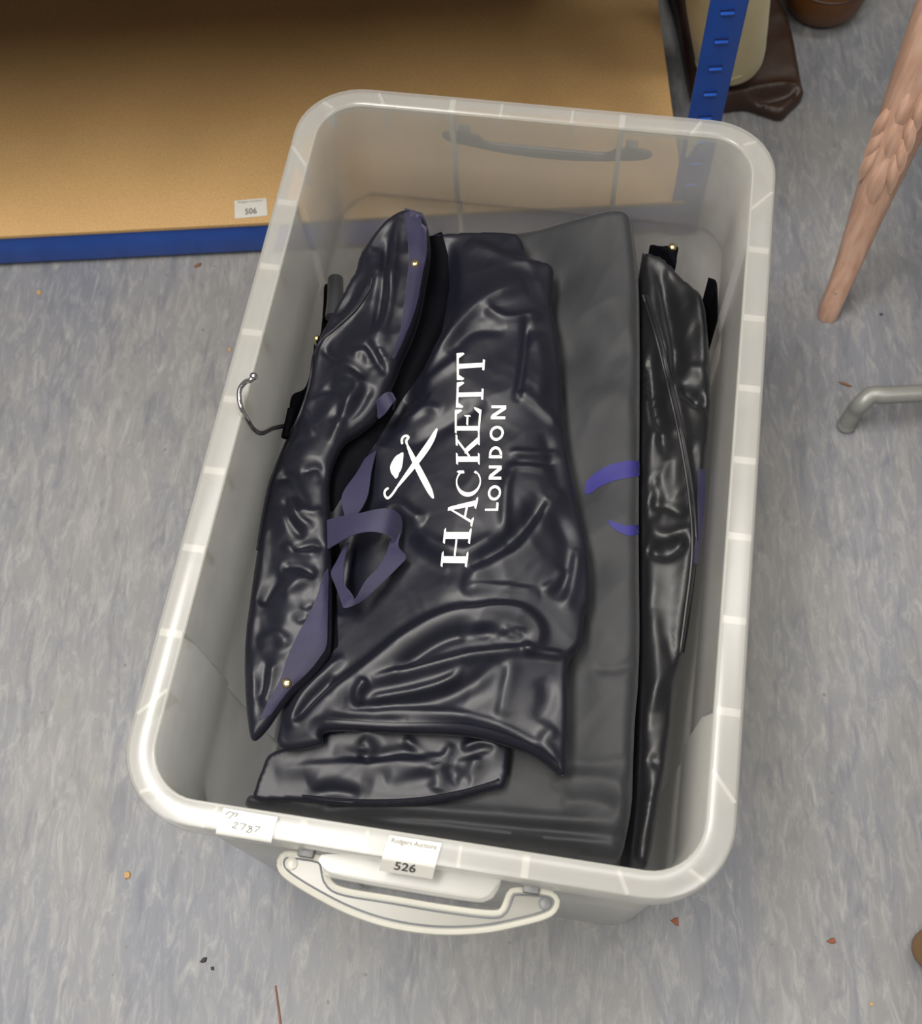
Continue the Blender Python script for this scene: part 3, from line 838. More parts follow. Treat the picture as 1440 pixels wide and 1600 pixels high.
# lower black satin end
sb = empty('garment_bag', (-.05, -.26, .1), 'black satin garment bag end with a hem, folded across the near end of the box', 'garment bag')
SB = Cloth([(400, 1249, 0.230), (399, 1228, 0.230), (408, 1202, 0.232), (422, 1176, 0.234), (470, 1160, 0.236), (520, 1140, 0.238), (640, 1128, 0.238), (760, 1140, 0.238), (792, 1160, 0.238), (793, 1190, 0.238), (786, 1226, 0.237),
            (768, 1231, 0.236), (715, 1246, 0.234), (646, 1257, 0.232), (560, 1259, 0.231), (472, 1251, 0.230)],
           folds=[([(425, 1200), (520, 1192), (640, 1186), (740, 1178), (790, 1172)], 3, 4, 10, .244), ([(520, 1170), (580, 1178), (640, 1170), (700, 1182), (770, 1168)], -4, 5, 5, .244),
                  ([(630, 1150), (650, 1168), (690, 1180), (706, 1160)], 3.5, 4, 4, .245), ([(560, 1150), (575, 1165), (560, 1180)], -4, 6, 6, .245), ([(720, 1168), (750, 1156), (786, 1162)], 4, 4, 4, .246),
                  ([(676, 1192), (684, 1212), (680, 1235)], 3, 8, 6, .243), ([(700, 1190), (712, 1210), (735, 1222)], -3, 6, 6, .243), ([(745, 1180), (735, 1205), (712, 1222)], 3, 7, 5, .243),
                  ([(480, 1225), (520, 1212), (580, 1222)], 3, 8, 8, .241), ([(480, 1240), (520, 1235), (560, 1242)], -3, 5, 5, .24), ([(600, 1216), (650, 1200), (680, 1196)], 2.5, 8, 6, .242)],
           noise=[(.04, .1, 2.0, 1.0, 41), (.014, .8, 1.5, .12, 42)], roll=.003, zbot=.224, inset=.003, step=.0024)
SB.build('body', M['satin'], sb)
hm = [SB.on(x, y, .0006, .24) for x, y in catmull([(472, 1244), (560, 1251), (646, 1249), (715, 1238), (766, 1224), (780, 1218)], 6)]
MB().tube(hm, .0013, 6).build('hem', M['satin'], sb)

# the lettered navy bag
ab = empty('garment_bag', (0, 0, .22), 'navy satin garment bag lettered in white with crossed umbrellas, topmost in the box', 'garment bag')
AB = Cloth([(600, 420, .258), (640, 376, .262), (690, 362, .264), (745, 360, .266), (800, 361, .268), (815, 372, .268), (824, 398, .27), (846, 406, .272), (863, 413, .272), (864, 440, .27), (862, 475, .27), (867, 500, .27), (873, 540, .27),
            (878, 600, .268), (882, 668, .27), (890, 720, .27), (903, 790, .27), (917, 850, .27), (922, 930, .27), (914, 954, .27), (908, 1000, .27), (890, 1026, .268), (886, 1060, .268), (886, 1115, .267), (884, 1160, .266), (882, 1203, .262), (874, 1208, .262),
            (838, 1181, .262), (795, 1163, .262), (733, 1147, .262), (628, 1142, .262), (510, 1138, .262), (500, 1160, .258), (455, 1169, .255), (432, 1160, .253), (434, 1130, .255), (445, 1050, .25), (450, 900, .248), (470, 760, .25), (500, 640, .252), (550, 520, .255)],
           ctrl=[(520, 860, .256), (545, 940, .257), (600, 900, .266), (650, 900, .274), (715, 895, .286), (690, 820, .285), (700, 372, .262), (740, 400, .268), (795, 440, .284), (720, 480, .277), (650, 570, .267), (700, 550, .283), (760, 560, .286),
                 (760, 700, .287), (700, 740, .283), (645, 760, .275), (622, 700, .268), (590, 780, .263), (830, 600, .286), (845, 760, .285), (800, 920, .284), (862, 880, .280), (862, 960, .276), (700, 1080, .272), (810, 1080, .274), (620, 1000, .274), (520, 1080, .262)],
           tps=True,
           folds=[
               # deep valley beside the flap
               ([(696, 366), (694, 430), (684, 500), (660, 560), (630, 620), (590, 690)], -15, 12, 17, .27),
               ([(575, 690), (560, 760), (545, 860), (525, 960)], -9, 14, 12, .26),
               # folds at the top
               ([(730, 374), (788, 405), (843, 420)], 4, 6, 9, .27), ([(633, 611), (660, 578), (691, 541), (742, 490), (788, 467), (823, 455)], 8, 16, 8, .275),
               ([(753, 487), (792, 508), (847, 494)], 5, 6, 6, .275), ([(700, 560), (740, 525), (790, 525)], -3, 6, 8, .275), ([(660, 600), (690, 585), (720, 570)], 3, 6, 7, .275),
               ([(823, 500), (819, 553), (812, 611), (806, 640)], -4.5, 4, 3, .275), ([(838, 520), (846, 580), (842, 640)], 3, 7, 7, .275),
               ([(808, 623), (847, 648), (878, 670)], 4, 7, 5, .272), ([(640, 625), (650, 615), (668, 626)], -4, 6, 6, .272), ([(620, 640), (640, 650), (665, 640), (690, 650)], 3, 6, 5, .272),
               ([(615, 670), (650, 690), (700, 670), (760, 640)], -4, 9, 9, .272),
               # creases right of the second word
               ([(795, 718), (830, 716), (874, 708)], 3, 3, 4, .275), ([(790, 742), (825, 738), (860, 742)], 2.5, 3, 4, .275), ([(800, 730), (835, 728), (866, 724)], -3, 3, 3, .275),
               ([(802, 742), (792, 770), (790, 815), (788, 850)], 3.5, 4, 6, .275), ([(850, 680), (866, 740), (872, 770)], -3, 7, 6, .275),
               # folds below the emblem
               ([(590, 800), (617, 790), (644, 810), (664, 822)], 6, 7, 8, .272), ([(648, 832), (675, 855), (714, 870), (738, 870), (788, 848)], 5, 8, 10, .275),
               ([(600, 830), (640, 850), (690, 895), (730, 900)], -4, 10, 12, .272),
               ([(735, 895), (775, 868), (815, 832), (850, 785)], -7, 9, 8, .275), ([(722, 932), (755, 892), (812, 866), (860, 790), (880, 770)], 4, 5, 14, .275),
               ([(860, 800), (885, 850), (880, 910), (868, 940)], -4, 8, 9, .275), ([(722, 931), (760, 924), (845, 929)], 3, 3, 7, .275), ([(845, 930), (868, 915), (880, 890)], 3, 5, 4, .272),
               ([(905, 860), (890, 930), (880, 960)], 3, 6, 6, .27),
               # the big tongue
               ([(440, 1150), (470, 1120), (524, 1077), (587, 1032), (642, 994), (698, 970), (753, 964), (802, 961), (830, 972), (842, 990), (836, 1010), (815, 1021)], 10, 6, 17, .27),
               ([(620, 1048), (690, 1006), (740, 996), (790, 990)], -5, 6, 6, .272), ([(720, 1000), (760, 985), (815, 1000)], 3.5, 6, 5, .274),
               ([(836, 1012), (802, 1022), (732, 1031), (663, 1046), (614, 1056), (576, 1066)], 7, 7, 4.5, .27), ([(815, 1021), (850, 1024), (890, 1026)], 5, 4, 4, .268),
               ([(576, 1066), (560, 1086), (562, 1104)], 7, 5, 5, .266), ([(560, 1100), (600, 1090), (663, 1080), (705, 1066), (725, 1046)], 5, 5, 4, .268),
               ([(540, 1095), (590, 1105), (680, 1095), (740, 1070), (780, 1040)], -5, 6, 9, .266), ([(800, 1035), (790, 1080), (780, 1125)], 2.5, 8, 5, .268),
               ([(845, 1060), (855, 1090), (840, 1130)], -3, 9, 8, .266), ([(870, 1140), (850, 1160), (872, 1190)], 3.5, 6, 7, .265),
               ([(515, 1118), (560, 1115), (640, 1112), (730, 1122), (790, 1140), (850, 1175), (878, 1200)], 3.5, 3, 6, .262),
               ([(505, 1120), (530, 1124), (600, 1128), (640, 1126)], -2.5, 3, 3, .262),
               ([(450, 1140), (470, 1090), (510, 1050), (540, 1028)], 5, 5, 6, .258), ([(460, 1130), (490, 1095), (525, 1060)], -5, 4, 4, .258)],
           noise=[(.06, .7, 1.8, 1.3, 51), (.028, 2.3, 1.8, .5, 52), (.012, .4, 1.6, .08, 53)], roll=.005, zbot=.246, inset=.004, step=.0023, fold_w=.9)
AB.build('body', M['satin'], ab)
# shade in the gap beside the flap, laid on as black patches
decal('gap_shade', [[(668, 372), (690, 362), (700, 400), (702, 450), (690, 520), (660, 580), (628, 625), (600, 672), (572, 715), (545, 760), (520, 800), (505, 800), (505, 740), (540, 670), (590, 620), (612, 580), (640, 500), (655, 440)]], M['dark'], ab, lambda u, v_: AB.on(u, v_, .0006, .262), step=5)
decal('gap_shade', [[(505, 850), (528, 842), (536, 880), (526, 930), (528, 1010), (505, 1030), (500, 960)]], M['dark'], ab, lambda u, v_: AB.on(u, v_, .0006, .262), step=5)
# hem strip along the lower end
ribbon('hem', M['satin'], ab, [((x, y, .0012), (x, y + h_, .0012)) for x, y, h_ in ((508, 1124, 11), (560, 1127, 11), (628, 1130, 11), (690, 1130, 13), (740, 1134, 13), (795, 1149, 12), (838, 1168, 10), (872, 1193, 9))], cloth=AB)

FO = [(631, 321, 0.298), (650, 326, 0.298), (663, 336, 0.297), (670, 362, 0.296), (668, 395, 0.295), (662, 430, 0.294), (655, 470, 0.293), (642, 512, 0.292), (627, 546, 0.291), (615, 575, 0.291), (606, 598, 0.290), (596, 625, 0.288), (578, 650, 0.286), (556, 668, 0.285),
      (530, 690, 0.283), (512, 742, 0.280), (513, 810, 0.280), (514, 860, 0.279), (515, 905, 0.279), (515, 960, 0.278), (513, 1012, 0.277), (500, 1034, 0.276), (482, 1054, 0.275), (455, 1080, 0.273), (434, 1107, 0.270), (412, 1138, 0.265), (393, 1155, 0.260),
      (385, 1131, 0.260), (380, 1075, 0.260), (380, 998, 0.262), (390, 917, 0.262), (402, 837, 0.263), (414, 767, 0.264), (428, 726, 0.266), (454, 672, 0.268), (474, 612, 0.270), (486, 560, 0.272), (498, 520, 0.274), (522, 477, 0.276), (543, 437, 0.279), (554, 418, 0.281),
      (561, 392, 0.284), (580, 364, 0.288), (606, 335, 0.294)]
FL = Cloth(FO, ctrl=[(600, 420, 0.304), (590, 520, 0.301), (550, 560, 0.292), (540, 620, 0.295), (480, 700, 0.285), (455, 800, 0.285), (460, 900, 0.283), (450, 960, 0.282), (430, 1040, 0.278)],
           folds=[([(621, 345), (616, 394), (612, 453), (604, 501), (590, 530)], 5, 5, 4, .29), ([(604, 372), (600, 430), (590, 489), (582, 524)], -6, 5, 5, .29),
                  ([(572, 400), (588, 370), (612, 345)], 3.5, 5, 5, .285), ([(585, 385), (580, 410), (592, 430)], 2.5, 6, 6, .29),
                  ([(498, 534), (522, 560), (548, 577), (575, 600)], -3, 4, 4, .28), ([(520, 586), (550, 594), (558, 610), (542, 640), (518, 690)], 6, 8, 5, .285),
                  ([(505, 600), (530, 620), (525, 660)], -4, 7, 7, .282), ([(572, 540), (592, 571), (607, 592)], -3.5, 3.5, 3.5, .284), ([(592, 552), (603, 572)], 3, 4, 4, .284),
                  ([(550, 560), (570, 555), (580, 575)], 3, 5, 5, .285), ([(580, 610), (560, 640), (535, 670)], -4, 6, 6, .28), ([(585, 435), (575, 456), (555, 486), (522, 517), (503, 533), (490, 560), (486, 585)], 3, 3, 3, .278),
                  ([(560, 440), (545, 470), (520, 500)], -3, 7, 5, .274), ([(470, 640), (482, 655), (490, 690)], 2.5, 4, 5, .27),
                  ([(429, 742), (454, 742), (468, 770), (482, 795)], -4, 5, 6, .274), ([(443, 774), (454, 816), (475, 842)], -4.5, 3.5, 3.5, .275), ([(452, 780), (468, 812), (490, 828)], 4, 4, 4, .275),
                  ([(471, 739), (499, 735), (508, 760)], -3.5, 4, 4, .274), ([(470, 800), (490, 805), (508, 800)], 3, 3, 3, .275),
                  ([(455, 860), (485, 851), (508, 858)], -4, 3, 3, .275), ([(440, 848), (470, 866), (500, 870)], 3.5, 5, 4, .275), ([(438, 886), (468, 887), (496, 902)], -5, 5, 6, .274),
                  ([(408, 945), (425, 920), (445, 900)], -5, 7, 7, .268), ([(440, 930), (470, 915), (490, 905)], 4, 7, 6, .274), ([(402, 1006), (433, 994), (454, 1014)], 4.5, 6, 8, .268),
                  ([(420, 1030), (414, 1060), (406, 1095)], -4, 5, 5, .264), ([(430, 1040), (424, 1070), (412, 1105)], 3.5, 4, 4, .264), ([(400, 780), (412, 850), (400, 930), (394, 1010)], 2.5, 6, 9, .262),
                  ([(395, 1040), (398, 1090), (396, 1130)], 2.5, 4, 5, .258), ([(475, 955), (482, 945), (490, 950)], -2, 3, 3, .274), ([(465, 975), (472, 965), (480, 972)], -2, 3, 3, .274)],
           noise=[(.045, .3, 1.6, 1.3, 61), (.02, 1.9, 1.6, .45, 62), (.01, .3, 1.6, .07, 63)], roll=.009, zbot=.2645, inset=.008, step=.0023, fold_w=.88)
FL.build('flap', M['satin'], ab)
pp = [FL.on(x, y, .0008, .275) for x, y in catmull([(581, 436), (576, 453), (555, 484), (522, 515), (503, 531), (491, 555), (487, 582), (481, 612), (468, 650), (448, 692), (432, 730), (421, 762), (411, 810), (403, 860)], 6)]
MB().tube(pp, .0016, 8).build('piping', M['satin'], ab)
wl_ = [(632, 326), (635, 350), (637, 371), (639, 399), (636, 442), (630, 489), (625, 524), (614, 560)]
wr_ = [(661, 335), (668, 352), (669.5, 368), (668, 395), (661, 432), (654, 472), (641, 512), (618, 564)]
ribbon('webbing', M['web'], ab, [((a[0], a[1], .0014), (b[0] - 1.0, b[1], .0022)) for a, b in zip(wl_, wr_)], cloth=FL)
wl_ = [(513, 890), (496, 931), (482, 963), (464, 995), (450, 1026), (440, 1058), (422, 1092), (405, 1126)]
wr_ = [(514, 905), (513, 945), (512, 975), (510, 1010), (498, 1032), (479, 1055), (453, 1078), (424, 1118)]
ribbon('webbing', M['web'], ab, [((a[0], a[1], .0014), (b[0], b[1], .0018)) for a, b in zip(wl_, wr_)], cloth=FL)
for (x, y) in ((648, 413), (448, 1068)):
    p = FL.on(x, y, .0016, .28)
    MB().lathe(p, [(.0042, -.001), (.0042, .0006), (.0032, .0018), (.0015, .0024)], 16).build('rivet', M['brass'], ab)
# carrying strap of navy webbing: a short loop end, the lower run, then a twisted bow
ribbon('carry_strap', M['web'], ab, [((580, 634, .276), (593, 654, .274)), ((590, 624, .288), (603, 645, .284)), ((602, 614, .292), (612, 632, .288)), ((610, 614, .288), (617, 626, .284)), ((616, 622, .278), (613, 640, .276))])
ribbon('carry_strap', M['web'], ab, [((570, 716, .262), (587, 704, .264)), ((556, 740, .266), (580, 735, .268)), ((540, 762, .27), (575, 770, .272)), ((533, 780, .272), (567, 790, .274)), ((538, 806, .274), (556, 806, .276))])
ribbon('carry_strap', M['web'], ab, [((512, 813, .277), (513, 858, .277)), ((530, 808, .287), (530, 848, .287)), ((560, 803, .297), (553, 836, .295)), ((590, 796, .304), (578, 831, .30)), ((608, 795, .304), (600, 834, .299)), ((620, 801, .298), (610, 840, .292)), ((626, 812, .288), (616, 850, .282)), ((626, 832, .278), (612, 862, .276))])
ribbon('carry_strap', M['web'], ab, [((625, 834, .282), (609, 846, .284)), ((622, 855, .283), (606, 856, .286)), ((634, 871, .284), (602, 868, .288)), ((622, 886, .286), (590, 888, .29)), ((595, 912, .287), (572, 906, .291)), ((568, 936, .286), (556, 934, .289)), ((540, 950, .284), (552, 932, .288)), ((534, 940, .282), (548, 926, .286)), ((525, 916, .279), (538, 912, .283)), ((518, 896, .277), (537, 890, .281)), ((528, 876, .276), (540, 868, .279)), ((540, 852, .272), (546, 848, .274))])

# lettering: serif capitals and the smaller word below, drawn as strokes in a unit box (u along the line, v upward)
def rect(a, b, c_, d): return [(a, b), (c_, b), (c_, d), (a, d)]
def bar(p, q_, wa, wb=None):
    wb = wa if wb is None else wb
    return [(p[0] - wa / 2, p[1]), (p[0] + wa / 2, p[1]), (q_[0] + wb / 2, q_[1]), (q_[0] - wb / 2, q_[1])]
def ring(cx, cy, ro, ri, a0, a1, ci=None, n=26):
    ci = ci or (cx, cy); A_ = np.radians(np.linspace(a0, a1, n))
    return [(cx + ro[0] * math.cos(a), cy + ro[1] * math.sin(a)) for a in A_] + [(ci[0] + ri[0] * math.cos(a), ci[1] + ri[1] * math.sin(a)) for a in A_[::-1]]
sf = .075
SER = {
    'H': [rect(.11, 0, .28, 1), rect(.72, 0, .89, 1), rect(0, 0, .41, sf), rect(0, 1 - sf, .41, 1), rect(.59, 0, 1, sf), rect(.59, 1 - sf, 1, 1), rect(.27, .475, .73, .545)],
    'A': [bar((.15, .03), (.50, 1), .09, .05), bar((.80, .03), (.47, 1), .19, .12), rect(0, 0, .32, sf), rect(.60, 0, 1, sf), rect(.27, .30, .66, .375)],
    'C': [ring(.54, .5, (.5, .53), (.375, .475), 42, 318, (.57, .5)), [(.86, .68), (.95, .68), (.95, 1.0), (.90, 1.0), (.84, .86)], [(.90, .14), (.97, .27), (.90, .31), (.82, .17)]],
    'K': [rect(.10, 0, .27, 1), rect(0, 0, .39, sf), rect(0, 1 - sf, .39, 1), bar((.26, .42), (.82, .97), .11), rect(.60, 1 - sf, .98, 1), bar((.82, .03), (.42, .63), (.20), .18), rect(.62, 0, 1.03, sf)],
    'E': [rect(.11, 0, .28, 1), rect(0, 0, .9, sf), rect(0, 1 - sf, .88, 1), rect(.3, .475, .68, .55), rect(.63, .38, .69, .645), [(.88, 0), (1, .29), (.94, .30), (.72, .06)], [(.88, 1), (.91, .73), (.85, .72), (.70, .95)]],
    'T': [rect(.42, 0, .59, 1), rect(.28, 0, .73, sf), rect(.03, 1 - sf, .97, 1), [(.03, 1), (.0, .72), (.06, .72), (.22, .94)], [(.97, 1), (1, .72), (.94, .72), (.78, .94)]],
}
SAN = {
    'L': [rect(.05, 0, .27, 1), rect(.05, 0, .9, .17)],
    'O': [ring(.5, .5, (.5, .53), (.315, .365), 0, 181), ring(.5, .5, (.5, .53), (.315, .365), 179, 361)],
    'N': [rect(.04, 0, .23, 1), rect(.77, 0, .96, 1), bar((.84, 0), (.16, 1), .28)],
    'D': [rect(.05, 0, .27, 1), ring(.28, .5, (.68, .5), (.47, .335), -90, 90)],
}
def cz(x, y): return (560 + x / 4.323, 530 + y / 4.323)
def letter_map(quad):
    BL, BR_, TR, TL = [np.array(cz(*p)) for p in quad]
    def mp(u, v_):
        p = (BL * (1 - u) + BR_ * u) * (1 - v_) + (TL * (1 - u) + TR * u) * v_
        return AB.on(p[0], p[1], .0008, .275)
    return mp
words = [('HACKETT_word', 'main', [
    ('H', [(730, 1545), (766, 1276), (580, 1276), (553, 1542)]), ('A', [(766, 1270), (812, 1068), (622, 1040), (588, 1246)]),
    ('C', [(812, 1075), (830, 882), (662, 880), (662, 1075)]), ('K', [(818, 852), (818, 640), (655, 640), (660, 852)]),
    ('E', [(816, 640), (832, 458), (650, 460), (650, 640)]), ('T', [(838, 462), (848, 288), (664, 290), (658, 470)]), ('T', [(845, 262), (858, 92), (662, 92), (664, 285)])]),
    ('LONDON_word', 'small', [
        ('L', [(942, 1165), (946, 1098), (858, 1100), (852, 1165)]), ('O', [(954, 1094), (966, 990), (880, 988), (872, 1092)]), ('N', [(964, 955), (966, 852), (880, 852), (878, 955)]),
        ('D', [(968, 812), (972, 722), (880, 722), (880, 812)]), ('O', [(972, 690), (984, 588), (892, 586), (884, 690)]), ('N', [(990, 548), (998, 446), (898, 446), (892, 548)])])]
for _, kind, ls in words:
    for ch, quad in ls:
        polys = (SER if kind == 'main' else SAN)[ch]
        decal('letter', polys, M['print'], ab, letter_map(quad), step=.11 if kind == 'main' else .2)
# emblem: two crossed furled umbrellas and a hat
def brolly(tip, mid1, mid2, neck, hook):
    P = catmull([tip, mid1, mid2, neck], 8); N = len(P); w_ = [4 + 17 * math.sin(math.pi * min(1, (i / (N - 1)) ** .8 * .93)) for i in range(N)]
    Lf, Rt = [], []
    for i, p in enumerate(P):
        t = P[min(i + 1, N - 1)] - P[max(i - 1, 0)]; t /= np.linalg.norm(t); n = np.array([-t[1], t[0]])
        Lf.append(p + n * w_[i]); Rt.append(p - n * w_[i])
    body = Lf + Rt[::-1]
    Hk = catmull([neck] + hook, 6); Lf, Rt = [], []
    for i, p in enumerate(Hk):
        t = Hk[min(i + 1, len(Hk) - 1)] - Hk[max(i - 1, 0)]; t /= np.linalg.norm(t) + 1e-9; n = np.array([-t[1], t[0]])
        Lf.append(p + n * 7.5); Rt.append(p - n * 7.5)
    return [body, Lf + Rt[::-1]]
em = brolly((532, 604), (480, 705), (385, 840), (262, 1000), [(228, 1050), (196, 1078), (176, 1050), (182, 1022), (204, 1006)]) + \
     brolly((506, 1080), (470, 1005), (385, 840), (330, 720), [(322, 690), (338, 668), (328, 655), (305, 660), (292, 684), (296, 712)])
hat = catmull([(303, 768), (280, 776), (250, 795), (226, 832), (214, 865), (220, 905), (238, 928), (252, 946), (268, 928), (272, 908), (286, 888), (298, 840)], 4, True)
decal('emblem', [[cz(*p) for p in q_] for q_ in em + [hat]], M['print'], ab, lambda u, v_: AB.on(u, v_, .0008, .272), step=3.0)

# coat hanger whose hook sticks up beside the left wall
ch = empty('coat_hanger', tuple(at(440, 668, .255)), 'chrome hook of a black coat hanger standing up beside the left wall', 'coat hanger')
def against(px, py, x):                 # the point of that line of sight that lies in the plane at this distance from the box centre
    z = .3
    for _ in range(40): z += (x - at(px, py, z)[0]) * 2.2
    return at(px, py, z)
hk = [at(448, 664, .268)] + [against(px, py, x) for px, py, x in ((436, 667, -.1905), (424, 670, -.1915), (408, 677, -.193), (396, 671, -.1945), (387, 658, -.1945))] + [at(*p) for p in ((378, 641, .374), (373.5, 622, .379), (375, 607, .383), (383, 597, .386), (391, 594, .388), (396, 588, .389))]
MB().tube(catmull(hk, 6), .0021, 12).build('hook', M['chrome'], ch)
bm = bmesh.new(); bmesh.ops.create_uvsphere(bm, u_segments=14, v_segments=8, radius=.0034)
MB().add([np.array(vv.co) + hk[-1] for vv in bm.verts], [[vv.index for vv in f_.verts] for f_ in bm.faces]).build('hook_tip', M['chrome'], ch); bm.free()
sh = [at(*p) for p in ((455, 640, .2705), (452, 655, .271), (448.5, 668, .271), (445, 684, .2705))]
MB().tube(catmull(sh, 5), .0036, 10).build('neck', M['dark'], ch)

# ------------------------------------------------------------------ shelving unit
su = np.array([.98287, .18429, 0]); sv = np.array([-.18429, .98287, 0]); sz = np.array([0, 0, 1.])
PR = np.array([.184, .503, 0])                    # floor point below the right front corner of the post
unit = empty('shelving_unit', tuple(PR), 'blue steel shelving unit with hardboard shelves, at the upper left behind the box', 'shelving unit')
def sp(u, v_, z): return PR + su * u + sv * v_ + sz * z
PW, DEP, WID = .037, .45, 1.25
b = MB(); b.bbox(sp(-WID / 2, .002, .0345), su * (WID / 2 - .002), sv * .0018, sz * .0265, .0008)
b.bbox(sp(-WID / 2, .016, .009), su * (WID / 2 - .004), sv * .0155, sz * .0012, .0005)
b.build('beam', M['blue'], unit)
b = MB(); b.bbox(sp(-WID / 2, .22, .064), su * (WID / 2 - .022), sv * .2235, sz * .003, .0008)
board = b.build('shelf_board', M['mdf'], unit)
def post(u0, v0, du, dv, h=1.75):
    b = MB(); b.bbox(sp(u0 + du * PW / 2, v0, h / 2 + .001), su * PW / 2, sv * .001, sz * h / 2, .0004)
    b.bbox(sp(u0, v0 + dv * PW / 2, h / 2 + .001), su * .001, sv * PW / 2, sz * h / 2, .0004)
    return b.build('post', M['blue'], unit)
pf = post(0, -.002, -1, 1)
post(-WID, -.002, 1, 1); post(0, DEP, -1, -1); post(-WID, DEP, 1, -1)
# slots of the front post: a dark opening with a lit pressed lip below
for k in range(45):
    z = .10 + .036 * k
    g = MB(); g.box(sp(-PW / 2, -.0032, z), su * .0070, sv * .0003, sz * .0013)
    s_ = g.build('slot', M['slot'], pf, smooth=False)
    g = MB(); g.bbox(sp(-PW / 2, -.0046, z - .0024), su * .0068, sv * .0022, sz * .0011, .0006)
    g.build('slot_lip', M['blue'], pf)
# upper shelf (its shadow falls on the lower board), rear and side beams
ZS = .468
for z in (ZS, 1.05, 1.62):  # the two higher shelves are out of view, added to darken the back
    b = MB(); b.bbox(sp(-WID / 2, .002, z), su * (WID / 2 - .002), sv * .0018, sz * .026, .0008); b.build('beam', M['blue'], unit)
    b = MB(); b.bbox(sp(-WID / 2, .22, z + .03), su * (WID / 2 - .022), sv * .2235, sz * .003, .0008); b.build('shelf_board', M['mdf'], unit)
for z in (.0345, ZS, 1.05, 1.62):  # the two highest beams belong to the added shelves out of view
    b = MB(); b.bbox(sp(-WID / 2, DEP - .004, z), su * (WID / 2 - .002), sv * .0018, sz * .026, .0008); b.build('beam', M['blue'], unit)
    for u in (-.034, -WID + .034):
        b = MB(); b.bbox(sp(u, DEP / 2, z), su * .0018, sv * (DEP / 2 - .006), sz * .024, .0008); b.build('side_beam', M['blue'], unit)
# sticker on the board
zc = .0675
cs = [at(x, y, zc) for x, y in ((366, 314), (416, 309.5), (418, 337), (367, 342))]
b = MB(); b.add([p + sz * d for d in (0, .0004) for p in cs], [(4, 5, 6, 7), (0, 3, 2, 1), (0, 1, 5, 4), (1, 2, 6, 5), (2, 3, 7, 6), (3, 0, 4, 7)])
bs = b.build('auction_sticker', M['paper'], board, smooth=False)
tag(bs, 'white printed sticker with lot number 506')
def bq(u, w_): 
    p = (cs[0] * (1 - u) + cs[1] * u) * (1 - w_) + (cs[3] * (1 - u) + cs[2] * u) * w_; return p + sz * .0007
def board_text(name, body, u0, u1, w0, w1, mat, bold):
    V, F = text_polys(body, bold)
    v = [bq(u0 + (u1 - u0) * x, w1 + (w0 - w1) * y) for x, y in V]
    mobj(name, v, F, mat, board, smooth=False)
board_text('sticker_number', '506', .32, .68, .50, .84, M['grey_ink'], .02)
board_text('sticker_lettering', 'Rodgers Auctions', .12, .88, .06, .2, M['grey_ink'], .0)

# ------------------------------------------------------------------ things behind the post
bb = empty('leather_bag', tuple(at(1170, 60, 0)), 'dark brown leather bag lying folded on the floor behind the blue post', 'bag')
BB = Cloth([(1052, -60, .035), (1062, 20, .034), (1078, 120, .03), (1090, 150, .026), (1128, 158, .024), (1165, 156, .022), (1195, 168, .018), (1222, 177, .016), (1240, 160, .018), (1256, 142, .022), (1254, 128, .024), (1247, 90, .026), (1239, 48, .028), (1226, 8, .03), (1200, -30, .03), (1150, -55, .03)],
           folds=[([(1110, 150), (1150, 143), (1200, 131), (1250, 129)], 9, 8, 5, .03), ([(1170, 158), (1215, 148), (1250, 138)], -8, 5, 5, .022), ([(1222, 176), (1240, 158), (1256, 140)], 4, 4, 4, .018), ([(1165, 157), (1195, 169), (1222, 177)], 3, 4, 3, .018)],
           noise=[(.06, .4, 1.5, 1.5, 71)], roll=.007, zbot=.001, inset=.001, step=.004)
BB.build('hide', M['brown'], bb)
st = [BB.on(x, y, .0006, .025) for x, y in catmull([(1120, 152), (1155, 147), (1200, 136), (1247, 133)], 5)]
MB().tube(st, .0009, 6).build('stitched_edge', M['brown'], bb)

pc = at(1141, 108, .035)
ck = empty('cream_bolster', tuple(pc), 'cream fabric bolster standing upright on brown leather behind the blue post', 'cushion')
ax = np.array([-.20, .03, 1.])
MB().lathe(pc, [(.010, .0), (.028, .0015), (.037, .006), (.0415, .014), (.0445, .03), (.047, .06), (.050, .10), (.053, .16), (.056, .24), (.057, .32), (.054, .36), (.045, .375), (.02, .38)], 40, ax).build('body', M['cream'], ck)
for (zz, r_, a0, a1) in ((.022, .0437, -1.4, .4), (.026, .0443, -1.2, .1)):
    azn = ax / np.linalg.norm(ax); a_x = np.cross(azn, [0, 1, 0]); a_x /= np.linalg.norm(a_x); a_y = np.cross(azn, a_x)
    pts = [pc + azn * (zz + .004 * math.sin(3 * a)) + r_ * (a_x * math.sin(a) * -1 + a_y * math.cos(a)) for a in np.linspace(a0, a1, 14)]
    MB().tube(pts, .0012, 6).build('crease', M['cream'], ck)

pb = at(1278, 46, 0)
tb = empty('leather_pouffe', tuple(pb), 'tan brown rounded leather pouffe at the top edge, right of the blue post', 'pouffe')
pb = pb + np.array([.0, .04, 0])
MB().lathe(pb, [(.024, .001), (.036, .003), (.046, .009), (.053, .02), (.057, .04), (.058, .07), (.056, .10), (.045, .13), (.02, .145)], 40).build('body', M['tan'], tb)
MB().tube([pb + np.array([.0578 * math.cos(a), .0578 * math.sin(a), .06]) for a in np.linspace(0, 2 * math.pi, 48, endpoint=False)], .0012, 6, closed=True).build('seam', M['brown'], tb)

